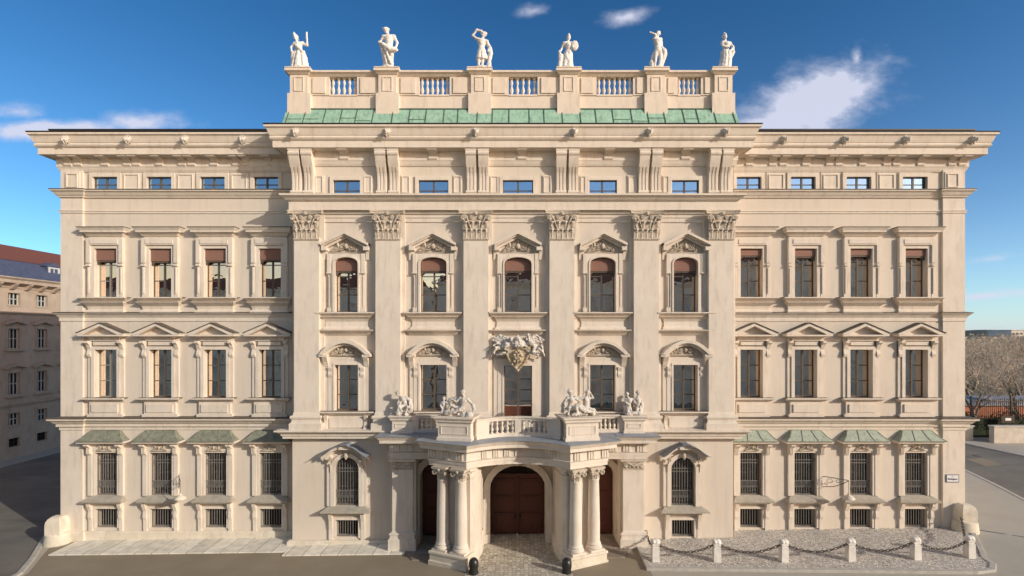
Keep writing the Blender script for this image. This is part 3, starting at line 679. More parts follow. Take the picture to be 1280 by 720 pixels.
def deepen(o, k, d):
    for q in [o]+list(o.children_recursive):
        if q.name.startswith(('sash', 'pane', 'curtain', 'blind', 'pelmet', 'grille', 'backing')): continue
        if q.data.get('deep'): continue
        q.data['deep'] = True; off = q.location.y
        for v in q.data.vertices:
            kk = 1.0 if q.name.startswith(('copper', 'seam')) or (q.name.startswith('hood') and q.parent.name.startswith('window') and any(c.name.startswith('copper') for c in q.parent.children)) else (1.0 if q.name.startswith(('hood', 'pediment', 'flashing')) else k)
            if v.co.y+off < -d: v.co.y = -d+(v.co.y+off+d)*kk-off
curt_l1 = [CURT, None, None, CURTB, CURT, CURT, CURT, CURT]
for k, x in enumerate(WX):
    ax = AXc[k]; right = k > 3
    # attic
    f = MB(); a, b, c, e = ax-.77, ax+.77, Zp(239), Zp(221.5)
    ringpoly(f, [(a-.22, c), (a-.22, e+.26), (b+.22, e+.26), (b+.22, c)], [(a, c), (a, e), (b, e), (b, c)], -.01, .07)
    wn = P('attic_window', f, TR); casement(wn, ax, c, e, 1.54, 0, [.48], g=GLASSA, rec=.12)
    # second floor
    f = MB(); a, b, c, e = x-.69, x+.69, Zp(372), Zp(311)
    ringpoly(f, [(a-.20, c), (a-.20, e+.20), (b+.20, e+.20), (b+.20, c)], [(a, c), (a, e), (b, e), (b, c)], -.01, .09)
    f.prism([(a-.44, Zp(329)), (a-.44, Zp(298)), (b+.44, Zp(298)), (b+.44, Zp(329)), (b+.2, Zp(329)), (b+.2, e+.202), (a-.2, e+.202), (a-.2, Zp(329))], 'y', 0, .15)
    for s in (a-.42, b+.22): f.box(s, s+.20, 0, .10, c, Zp(329)-.01); f.box(s+.06, s+.14, .05, .135, c+.25, Zp(335)); f.box(s-.02, s+.22, 0, .17, Zp(333), Zp(330.5))
    f.box(a-.16, b+.16, .1, .175, Zp(305.5), Zp(300))
    wn = P('window', f, TR)
    h = MB(); h.front(x-.91, x+.91, 0, [(.10, Zp(298)), (.12, Zp(296.5))]+cyma(.16, Zp(296), .34, Zp(292))+[(.44, Zp(291.6)), (.44, Zp(289.6))]+cyma(.45, Zp(289.4), .53, Zp(287.2), 4)+[(.54, Zp(286.9)), (.54, Zp(285.9)), (.0, Zp(285.4))]); hd_ = h.obj('hood', TR, wn)
    h = MB(); h.front(x-.91, x+.91, 0, [(.545, Zp(286.3)), (.565, Zp(286.3)), (.565, Zp(285.3)), (.0, Zp(284.2))]); h.obj('flashing', FLASH, hd_)
    sill(wn, x, 1.16, Zp(372), Zp(377), .34, 0)
    ap = MB(); ap.front(x-1.04, x+1.04, 0, [(.30, Zp(377.2)), (.26, Zp(379)), (.10, Zp(383)), (.06, Zp(387)), (.16, Zp(389)), (.16, Zp(391.4))][::-1]); ap.obj('apron', TR, wn)
    casement(wn, x, c, Zp(313), 1.38, 0, [.36, .70], SASH if right or k else SASHL, curtain=None)
    yb_ = (325.5, 326.5, 325.8, 324.6, 319.5, 320.5, 318.8, 320.0)[k]; bl = MB(); bl.box(x-.66, x+.66, -.24, -.03, Zp(yb_), Zp(311.8))
    for q in range(7 if not right else 3): bl.box(x-.655, x+.655, -.04, -.015, Zp(yb_-.5)+q*.095, Zp(yb_-.5)+q*.095+.075)
    bl.obj('blind', BLIND, wn)
    bl = MB(); bl.prism([(x-.64, Zp(yb_+.1)), (x+.64, Zp(yb_+.1)), (x+.64, Zp(yb_+5)), (x+.46, Zp(yb_+1.9)), (x-.46, Zp(yb_+1.9)), (x-.64, Zp(yb_+5))], 'y', -.22, -.06); bl.obj('pelmet', SASH, wn)
    # first floor
    f = MB(); a, b, c, e = x-.70, x+.70, Zp(497), Zp(437)
    ringpoly(f, [(a-.20, c), (a-.20, e+.20), (b+.20, e+.20), (b+.20, c)], [(a, c), (a, e), (b, e), (b, c)], -.01, .09)
    for s in (a-.42, b+.22):
        f.box(s, s+.20, 0, .05, c, Zp(423))
        f.prism([(0, Zp(446)), (.10, Zp(446)), (.14, Zp(443)), (.08, Zp(437)), (.16, Zp(431)), (.26, Zp(428.5)), (.26, Zp(426)), (0, Zp(426))], 'x', s+.0, s+.22)
    f.box(a-.2, b+.2, 0, .12, Zp(426), Zp(422)); f.box(a, b, 0, .13, Zp(431.5), Zp(427))
    wn = P('window', f, TR)
    h = MB(); hw = .85
    h.front(x-hw, x+hw, 0, [(.12, Zp(422.5))]+cyma(.16, Zp(422), .42, Zp(420.4), 4)+[(.56, Zp(420.2)), (.56, Zp(418.4)), (.0, Zp(418.2))])
    zt, zbm = Zp(404.3), Zp(418.2); ww = hw+.55; fl = MB()
    h.prism([(x-ww+.35, zbm), (x+ww-.35, zbm), (x, zt-.2)], 'y', 0, .14)
    for s in (-1, 1):
        poly = [(x+s*(ww+.04), zbm), (x+s*(ww+.04), zbm+.07), (x, zt), (x, zt-.17), (x+s*(ww-.34), zbm)]
        h.prism(poly, 'y', 0, .56); fl.prism([(x+s*(ww+.07), zbm+.075), (x+s*(ww+.07), zbm+.12), (x, zt+.055), (x, zt+.005)], 'y', 0, .61)
    pe_ = h.obj('pediment', TR, wn); fl.obj('flashing', FLASH, pe_)
    sill(wn, x, 1.03, Zp(497), Zp(501.5), .28, 0)
    ap = MB(); ap.box(a-.28, b+.28, 0, .10, Zp(520.5), Zp(501)); ap.box(a-.40, b+.40, 0, .13, Zp(520.5), Zp(517)); ap.box(a-.12, b+.12, .09, .145, Zp(515), Zp(505)); ap.obj('apron', TR, wn)
    casement(wn, x, c, e, 1.40, 0, [.345, .67], SASHL if k == 0 else SASH, curtain=curt_l1[k])
    # ground floor
    f = MB(); a, b, c, e = x-.70, x+.70, Zp(619), Zp(565.5)
    ringpoly(f, [(a-.14, c), (a-.14, e+.14), (b+.14, e+.14), (b+.14, c)], [(a, c), (a, e), (b, e), (b, c)], -.01, .07)
    for s in (a-.40, b+.14):
        f.box(s, s+.26, 0, .09, c, Zp(568)); f.prism([(0, Zp(568)), (.12, Zp(568)), (.16, Zp(565.5)), (.14, Zp(560)), (.32, Zp(555.8)), (.32, Zp(554)), (0, Zp(554))], 'x', s, s+.26)
        for q in (.03, .11, .19): f.box(s+q, s+q+.04, .10, .185, Zp(566), Zp(559))
    f.box(a-.14, b+.14, 0, .10, Zp(563), Zp(554))
    wn = P('window', f, TR)
    rl = scroll_relief(1.0, .42, .12, .022); rl.obj('relief', ORN, wn, True, (x, 0, Zp(563)))
    h = MB(); h.front(x-.88, x+.88, 0, [(.12, Zp(555)), (.14, Zp(554.5))]+cyma(.16, Zp(554.4), .50, Zp(552.6), 4)+[(.58, Zp(552.0)), (.58, Zp(549.7)), (.0, Zp(549.6))]); h.obj('hood', TR, wn)
    h = MB(); A, B = x-1.14, x+1.14; za, zt = Zp(549.6)+.01, Zp(537.3)
    hp = [(A-.32, -.02, za), (B+.32, -.02, za), (B+.32, -.66, za), (A-.32, -.66, za), (A, -.02, za+.5*(zt-za)), (A+.35-.15, -.02, zt), (B-.2, -.02, zt), (B, -.02, za+.5*(zt-za)), (A+.24, -.16, zt-.02), (B-.24, -.16, zt-.02), (A-.02, -.44, za+.24), (B+.02, -.44, za+.24)]
    h.add(hp, [(3, 2, 11, 10), (10, 11, 9, 8), (8, 9, 6, 5), (0, 3, 10, 4), (4, 10, 8, 5), (2, 1, 7, 11), (11, 7, 6, 9), (0, 1, 2, 3), (0, 4, 5, 6, 7, 1)])
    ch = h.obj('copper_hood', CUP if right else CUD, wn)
    h = MB()
    for q in (.33, .67): h.tube([Vector(hp[3]).lerp(Vector(hp[2]), q)+Vector((0, -.01, .0)), Vector(hp[10]).lerp(Vector(hp[11]), q)+Vector((0, 0, .015)), Vector(hp[8]).lerp(Vector(hp[9]), q)+Vector((0, 0, .02))], .022, 4)
    for (p, q, r_) in ((3, 10, 8), (2, 11, 9)): h.tube([hp[p], hp[q], hp[r_]], .024, 4)
    h.tube([hp[3], hp[2]], .022, 4); h.obj('seam', DK if False else CUD, ch)
    sl = MB(); sl.front(x-.92, x+.92, 0, [(.10, Zp(628.5)), (.18, Zp(627.5)), (.32, Zp(626)), (.34, Zp(623.8)), (.0, Zp(618.7))]); sl.obj('sill', FLS, wn)
    casement(wn, x, c, e, 1.40, 0, [.5], SASH, g=GLASSD, rec=.42, curtain=None); grille(wn, x, c, e, 1.36, -.10, True, n=9)
    # cellar
    f = MB(); c, e = Zp(659.5), Zp(635.5)
    ringpoly(f, [(a-.14, c), (a-.14, e+.14), (b+.14, e+.14), (b+.14, c)], [(a, c), (a, e), (b, e), (b, c)], -.01, .06)
    for s in (a-.36, b+.14): f.box(s, s+.22, 0, .08, Zp(663), Zp(627.5)); f.prism([(0, Zp(648)), (.10, Zp(648)), (.13, Zp(645)), (.10, Zp(638)), (.20, Zp(631)), (.22, Zp(627.6)), (0, Zp(627.6))], 'x', s+.01, s+.21)
    wn = P('cellar_window', f, TR); grille(wn, x, c, e, 1.38, -.12, False, n=9)
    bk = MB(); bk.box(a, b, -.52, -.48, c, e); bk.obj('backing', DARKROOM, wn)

for o in list(palace.children):
    if 'window' in o.name: deepen(o, 1.55, 0)
# ---- centre bays
old_ = set(palace.children)
for k, x in enumerate(CB):
    hw = CBw[k]/2; d = DC
    f = MB(); c, e = Zp(243, d), Zp(225.5, d); a, b = x-hw-.10, x+hw+.10
    ringpoly(f, [(a-.20, c), (a-.20, e+.24), (b+.20, e+.24), (b+.20, c)], [(a, c), (a, e), (b, e), (b, c)], d-.01, d+.07)
    wn = P('attic_window', f, TR); casement(wn, x, c, e, b-a, d, [.28], g=GLASSA, rec=.12)
    # second floor: arched, eared frame, raised broken pediment
    c, e = Zp(390, d), Zp(322, d); a, b = x-hw, x+hw
    f = MB(); zer = Zp(341, d); top = Zp(317.5, d)
    ar = arcpts(x, b-a, e-.36, .36)
    outer = [(a-.2, c), (a-.2, e-.36)]+[(a-.2+(b-a+.4)*i/11, top) for i in range(0, 12)]+[(b+.2, c)]
    inner = [(a, c)]+ar+[(b, c)]
    outer = [(a-.20, c)]+[(a-.20+(b-a+.4)*i/12, top) for i in range(13)]+[(b+.20, c)]
    ringpoly(f, outer, inner, d-.01, d+.13)
    inn2 = [(a-.0, c)]+ar+[(b, c)]; out2 = [(a-.09, c)]+arcpts(x, b-a+.18, e-.36, .45)+[(b+.09, c)]
    ringpoly(f, out2, inn2, d+.1, d+.17)
    for s, s2 in ((a-.42, 1), (b+.2, -1)):
        f.box(s, s+.22, d, d+.155, zer, top); f.box(s+.02, s+.20, d, d+.08, c, zer); f.box(s+.08, s+.14, d+.05, d+.11, c+.3, zer-.2); f.box(s-.02, s+.24, d, d+.19, zer-.07, zer)
        f.box(s+.0, s+.22, d, d+.14, c, c+.26)
    wn = P('arched_window', f, TR)
    h = MB(); zA, zE, th = Zp(289, d+.5), Zp(303.5, d+.5), .36; ww = 1.40
    for s in (-1, 1):
        for (e0, e1, t0, t1) in ((0, .42, -.0, -.22), (0, .56, .0, .15)):
            h.prism([(x, zA-t1 if t1 > 0 else zA+t1), (x, zA+(0 if t1 > 0 else 0)) , (x+s*ww, zE), (x+s*ww, zE-abs(t1))], 'y', d-.01, d+e1+(.0 if t1 > 0 else 0))
        h.prism([(x, zA-.215), (x, zA-.36), (x+s*(ww-.08), zE-.36), (x+s*(ww-.08), zE-.215)], 'y', d-.01, d+.26)
        h.box(x+s*ww-(.0 if s > 0 else .0), x+s*(ww-.30), d-.01, d+.44, zE-.42, zE-.19) if s > 0 else h.box(x-ww, x-ww+.30, d-.01, d+.44, zE-.42, zE-.19)
        h.prism([(0, Zp(325, d)), (.1, Zp(325, d)), (.16, Zp(316, d)), (.3, Zp(310, d)), (0, Zp(310, d))], 'x', *(sorted((x+s*(hw+.46), x+s*(hw+.66)))), M=Matrix.Translation((0, -d, 0)))
    h.obj('pediment', TR, wn)
    rl = scroll_relief(2.0, .78, d+.10, .04, k); rl.obj('relief', ORN, wn, True, (x, 0, Zp(316.8, d)))
    mb = sill(wn, x, 1.40, Zp(390.5, d), Zp(396, d), .34, d)
    ap = MB(); ap.front(x-1.22, x+1.22, d, [(.16, Zp(412.5, d)), (.16, Zp(410, d)), (.06, Zp(408, d)), (.05, Zp(402, d)), (.12, Zp(399, d)), (.26, Zp(396.2, d))])
    ap.front(x-1.36, x+1.36, d, [(.0, Zp(419, d)), (.08, Zp(418, d)), (.14, Zp(415, d)), (.30, Zp(413.5, d)), (.32, Zp(412.2, d)), (.0, Zp(411.6, d))]); ap.obj('apron', TR, wn)
    casement(wn, x, c, e, b-a, d, [.32, .66], SASH, arch=.36, curtain=None)
    bl = MB(); zz = Zp(338.5, d); bl.prism([(x-hw+.03, zz)]+arcpts(x, b-a-.06, e-.38, .34)+[(x+hw-.03, zz)], 'y', d-.26, d-.08)
    for q in range(6): bl.box(x-hw+.06, x+hw-.06, d-.09, d-.06, zz+q*.10+.01, zz+q*.10+.08)
    bl.obj('blind', BLIND, wn)
    bl = MB(); bl.prism([(x-hw+.03, zz), (x+hw-.03, zz), (x+hw-.03, zz-.28), (x+hw-.22, zz-.10), (x-hw+.22, zz-.10), (x-hw+.03, zz-.28)], 'y', d-.24, d-.10); bl.obj('pelmet', SASH, wn)
    # first floor
    if k == 2: c, e, hw1 = Zp(521.5, d), Zp(457, d), .84
    else: c, e, hw1 = Zp(513.5, d), Zp(456, d), hw
    a, b = x-hw1, x+hw1
    f = MB(); ringpoly(f, [(a-.10, c), (a-.10, e+.10), (b+.10, e+.10), (b+.10, c)], [(a, c), (a, e), (b, e), (b, c)], d-.01, d+.12)
    ringpoly(f, [(a-.38, c), (a-.38, e+.42), (b+.38, e+.42), (b+.38, c)], [(a-.1, c), (a-.1, e+.1), (b+.1, e+.1), (b+.1, c)], d-.01, d+.09)
    for s in (-1, 1):
        q0, q1 = sorted((x+s*(hw1+.38), x+s*(hw1+.62))); f.box(q0, q1, d, d+.07, c, Zp(446, d))
        if k != 2:
            f.prism([(0, Zp(471, d)), (.12, Zp(471, d)), (.16, Zp(468, d)), (.12, Zp(464, d)), (.18, Zp(460, d)), (.18, Zp(458.5, d)), (0, Zp(458.5, d))], 'x', *sorted((x+s*(hw1+.14), x+s*(hw1+.36))), M=Matrix.Translation((0, -d, 0)))
            f.prism([(0, Zp(458, d)), (.10, Zp(458, d)), (.20, Zp(452, d)), (.36, Zp(446, d)), (.36, Zp(443.5, d)), (0, Zp(443.5, d))], 'x', *sorted((x+s*(hw1+.36), x+s*(hw1+.64))), M=Matrix.Translation((0, -d, 0)))
    wn = P('tall_window', f, TR)
    if k != 2:
        h = MB(); ww = 1.46; zE, zC = Zp(443, d+.4), Zp(426, d+.4); n = 16
        def seg(w2, rise, base): return [(x-w2+2*w2*i/n, base+rise*(math.sin(math.pi*i/n)**.85 if False else (1-(2*i/n-1)**2))) for i in range(n+1)]
        ringpoly(h, seg(ww+.06, zC-zE+.06, zE), seg(ww-.20, zC-zE-.12, zE-.02), d-.01, d+.56)
        ringpoly(h, seg(ww-.20, zC-zE-.12, zE-.02), seg(ww-.34, zC-zE-.24, zE-.06), d-.01, d+.34)
        for s in (-1, 1): q0, q1 = sorted((x+s*(ww+.10), x+s*(ww-.42))); h.box(q0, q1, d-.01, d+.50, zE-.14, zE+.0)
        h.obj('pediment', TR, wn)
        rl = scroll_relief(2.0, .62, d+.10, .04, k); rl.obj('relief', ORN, wn, True, (x, 0, Zp(444, d)))
        sill(wn, x, 1.36, Zp(513.5, d), Zp(518.5, d), .34, d)
        ap = MB(); ap.box(x-1.28, x+1.28, d, d+.10, Zp(537, d), Zp(518, d)); ap.box(x-1.0, x+1.0, d+.09, d+.14, Zp(534, d), Zp(522, d))
        for s in (-1, 1): ap.prism([(0, Zp(536.5, d)), (.30, Zp(536.5, d)), (.30, Zp(534, d)), (.16, Zp(530, d)), (.16, Zp(525, d)), (.28, Zp(518.6, d)), (0, Zp(518.6, d))], 'x', *sorted((x+s*1.10, x+s*1.30)), M=Matrix.Translation((0, -d, 0)))
        ap.obj('apron', TR, wn)
    casement(wn, x, c, e, b-a, d, [.345, .67] if k != 2 else [.30, .52, .73], SASH, curtain=(CURT if k in (1, 2, 3) else CURT))
    if k == 2:
        dr = MB(); dr.box(x-.80, x+.80, d-.36, d-.28, c, c+.62); dr.obj('lower_panel', WOOD, wn)
# ---- ground floor windows of the centre block
for x in GX:
    d = DC; c, e, rise, hw = Zp(632, d), Zp(571, d), .70, .73
    f = MB(); ar = arcpts(x, 2*hw, e-rise, rise); ringpoly(f, [(x-hw-.24, c)]+arcpts(x, 2*hw+.48, e-rise, rise+.24)+[(x+hw+.24, c)], [(x-hw, c)]+ar+[(x+hw, c)], d-.01, d+.13)
    for s in (-1, 1):
        q0, q1 = sorted((x+s*(hw+.2), x+s*(hw+.46))); f.box(q0, q1, d, d+.10, c, Zp(573, d)); f.box(q0-.04, q1+.04, d, d+.26, Zp(573, d), Zp(566, d))
    wn = P('arched_window', f, TR)
    h = MB()
    top = []; n = 10
    for i in range(n+1):
        t = i/n; top.append((x-1.42+1.12*t, Zp(570, d+.4)+(.62*(t**.6 if False else math.sin(t*math.pi/2)**1.6))))
    lo = [(p[0], p[1]-.20) for p in top]
    for s in (1, -1):
        tp = [(x+s*(p[0]-x), p[1]) for p in top]; lw = [(x+s*(p[0]-x), p[1]) for p in lo]
        ringpoly(h, tp, lw, d-.01, d+.50); ringpoly(h, lw, [(p[0], p[1]-.12) for p in lw], d-.01, d+.28)
    zc = top[-1][1]; h.prism([(x-.34, zc-.22), (x-.34, zc), (x-.2, zc+.10), (x+.2, zc+.10), (x+.34, zc), (x+.34, zc-.22)], 'y', d-.01, d+.58)
    h.obj('pediment', TR, wn)
    h = MB(); ringpoly(h, [(p[0], p[1]+.03) for p in top]+[(x-.2, zc+.13), (x+.2, zc+.13)]+[(2*x-p[0], p[1]+.03) for p in top[::-1]], top+[(x-.2, zc+.101), (x+.2, zc+.101)]+[(2*x-p[0], p[1]) for p in top[::-1]], d, d+.60); h.obj('lead_cap', LEAD, wn)
    kb = MB(); kb.ball((x, -d-.2, e+.12), (.12, .1, .2), 8, 6); kb.ball((x, -d-.22, e-.02), (.07, .07, .1), 8, 6)
    for s in (-1, 1): volute(kb, x+s*.92, e-.1, d+.26, .13, s, .035); leaf(kb, x+s*.96, e-.9, .2, .5, d+.12, .1)
    kb.obj('carved_keystone', ORN, wn, True)
    sl = MB(); sl.front(x-hw-.30, x+hw+.30, d, [(.12, Zp(640.5, d)), (.22, Zp(639.5, d)), (.42, Zp(638, d)), (.42, Zp(636.5, d)), (0, Zp(631.5, d))]); sl.obj('sill', FLS, wn)
    casement(wn, x, c, e, 2*hw, d, [.36], SASH, g=GLASSD, arch=rise, rec=.42); grille(wn, x, c, e-.22, 2*hw-.04, d-.10, True, n=9)
    c, e = Zp(671, d), Zp(649.5, d)
    f = MB(); ringpoly(f, [(x-.84, c-.1), (x-.84, e+.16), (x+.84, e+.16), (x+.84, c-.1)], [(x-.68, c), (x-.68, e), (x+.68, e), (x+.68, c)], d-.01, d+.07)
    for s in (-1, 1): q0, q1 = sorted((x+s*.84, x+s*1.08)); f.box(q0, q1, d, d+.09, Zp(675, d), Zp(640, d)); f.prism([(0, Zp(660, d)), (.12, Zp(660, d)), (.14, Zp(650, d)), (.26, Zp(640.6, d)), (0, Zp(640.6, d))], 'x', q0+.02, q1-.02, M=Matrix.Translation((0, -d, 0)))
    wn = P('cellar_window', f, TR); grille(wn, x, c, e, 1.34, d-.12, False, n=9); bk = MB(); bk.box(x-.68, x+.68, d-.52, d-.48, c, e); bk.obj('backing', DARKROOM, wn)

for o in list(palace.children):
    if 'window' in o.name and o not in old_: deepen(o, 1.35, DC)
# ================================================================== DOORS
for (x, w_, top, rise, dp, z0) in DOORS:
    main = w_ > 3; a, b = x-w_/2, x+w_/2; yb = DC-dp+.06
    dz1 = top-rise*.62 if main else top-.55
    lf = MB()
    if main: lf.prism(archpoly(x, w_-.04, z0, top-.02, rise), 'y', yb-.14, yb-.06); 
    else: lf.prism(archpoly(x, w_-.04, z0, top-.02, rise), 'y', yb-.14, yb-.06)
    dr = lf.obj('door', WOOD, palace)
    for s in (-1, 1):
        q = MB(); x0, x1 = sorted((x+s*.03, x+s*(w_/2-.06))); H = dz1-z0-.1
        q.box(x0, x1, yb-.06, yb, z0+.04, dz1-.06)
        for (f0, f1) in ((.06, .38), (.42, .66), (.70, .95)): 
            q.box(x0+.18, x1-.18, yb, yb+.035, z0+H*f0, z0+H*f1); q.box(x0+.30, x1-.30, yb+.03, yb+.06, z0+H*f0+.12, z0+H*f1-.12)
            ringpoly(q, [(x0+.14, z0+H*f0-.04), (x0+.14, z0+H*f1+.04), (x1-.14, z0+H*f1+.04), (x1-.14, z0+H*f0-.04), (x0+.14, z0+H*f0-.04)], [(x0+.18, z0+H*f0), (x0+.18, z0+H*f1), (x1-.18, z0+H*f1), (x1-.18, z0+H*f0), (x0+.18, z0+H*f0)], yb-.01, yb+.06)
        l = q.obj('door_leaf', WOOD, dr)
        hd = MB(); hd.ball((x+s*.16, -yb-.10, z0+1.25), (.045, .06, .045), 8, 6); hd.box(x+s*.16-.05, x+s*.16+.05, yb, yb+.06, z0+1.1, z0+1.4); hd.obj('handle', BLK, dr, True)
    q = MB(); q.box(x-.05, x+.05, yb-.02, yb+.09, z0+.05, dz1-.1); q.box(a+.04, b-.04, yb-.05, yb+.06, dz1-.06, dz1+.08); q.obj('cover_strip', WOOD, dr)
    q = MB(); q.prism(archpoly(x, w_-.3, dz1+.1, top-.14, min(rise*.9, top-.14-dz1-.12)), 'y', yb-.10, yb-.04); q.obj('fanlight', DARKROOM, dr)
    f = MB()
    for (e0, e1, dd) in ((0, .14, .10), (.14, .34, .16), (.34, .40, .20)):
        o = [(a-e1, z0)]+arcpts(x, w_+2*e1, top-rise, rise+e1)+[(b+e1, z0)]; i_ = [(a-e0, z0)]+arcpts(x, w_+2*e0, top-rise, rise+e0)+[(b+e0, z0)]
        ringpoly(f, o, i_, DC-.01, DC+dd)
    for s in (-1, 1): q0, q1 = sorted((x+s*(w_/2-.02), x+s*(w_/2+.44))); f.box(q0, q1, DC-.2, DC+.26, z0-.3, z0+.62)
    fr = P('door_surround', f, TR)
    if main:
        k = MB(); k.ball((x, -DC-.22, top+.14), (.22, .10, .14), 10, 6); volute(k, x-.28, top+.18, DC+.2, .12, 1, .04); volute(k, x+.28, top+.18, DC+.2, .12, -1, .04); k.obj('carved_keystone', ORN, fr, True)

# ================================================================== PORCH
def body(k=0.0):
    """plan of the porch entablature, left to right"""
    right = [(2.5*i/6, 3.45+.95*(i/6)**2) for i in range(0, 7)]+[(2.78, 4.62), (4.95, 3.62), (4.95, 2.35), (7.45, 2.35), (7.45, 1.10)]
    left = [(-x, d) for x, d in right[:0:-1]]
    return left+right
EZ0, EZ1 = 5.28, 6.70
pth = rel(body())
prof = [(-.30, EZ0), (0, EZ0), (0, EZ0+.20), (.04, EZ0+.20), (.04, EZ0+.36), (.09, EZ0+.40), (.0, EZ0+.42), (.0, EZ0+.84), (.10, EZ0+.88), (.16, EZ0+.97), (.46, EZ0+1.0), (.46, EZ0+1.18)]+cyma(.48, EZ0+1.19, .62, EZ0+1.35, 4)+[(.64, EZ0+1.37), (.64, EZ1-.02), (-.30, EZ1-.02)]
mb = MB(); mb.sweep(pth, prof); en = P('porch_entablature', mb, TR)
mb = MB(); ins = [(CX+x, -d+.12) for x, d in body()]; mb.prism(ins, 'z', EZ0+.06, EZ1-.10); mb.obj('soffit', TR, en)
# triglyph blocks over the columns
tg = MB()
for q in (-.16, 0, .16): tg.box(q-.055, q+.055, -.02, .07, EZ0+.44, EZ0+.84)
tg.box(-.24, .24, -.02, .03, EZ0+.44, EZ0+.84); tgm = tg.mesh('triglyph', TR)
for s in (-1, 1):
    for t in (.18, .55, .92):
        px_, py_ = 2.78+(4.95-2.78)*t, 4.62+(3.62-4.62)*t; link('triglyph', tgm, en, (CX+s*px_, -py_, 0), s*R(24.8))
    for x0 in (5.5, 6.3, 7.1): link('triglyph', tgm, en, (CX+s*x0, -2.35, 0))
for i in range(-3, 4):
    xx = i*.62; dd = 3.45+.95*(xx/2.5)**2; o = link('triglyph', tgm, en, (CX+xx, -dd, 0), -math.atan(2*.95*xx/6.25)*1.0); o.scale = (.8, 1, 1)
# lead roof of the porch
mb = MB(); mb.sweep(rel(body()), [(-.1, EZ1-.018), (.68, EZ1-.018), (.70, EZ1+.0), (.66, EZ1+.02), (-.1, EZ1+.07)]); mb.prism([(CX+x, -d+.05) for x, d in body()], 'z', EZ1-.015, EZ1+.068); P('lead_roof', mb, LEAD)
for s in (-1, 1):
    for (x0, d0, x1, d1) in ((4.2, 2.4, 5.5, 4.0), (2.2, 3.2, 2.6, 5.2), (5.6, 1.4, 5.6, 3.0), (3.9, 3.0, 4.0, 4.6)): mb = MB(); mb.tube([(CX+s*x0, -d0, EZ1+.08), (CX+s*x1, -d1, EZ1+.03)], .025, 5); mb.obj('seam', LEAD, en)
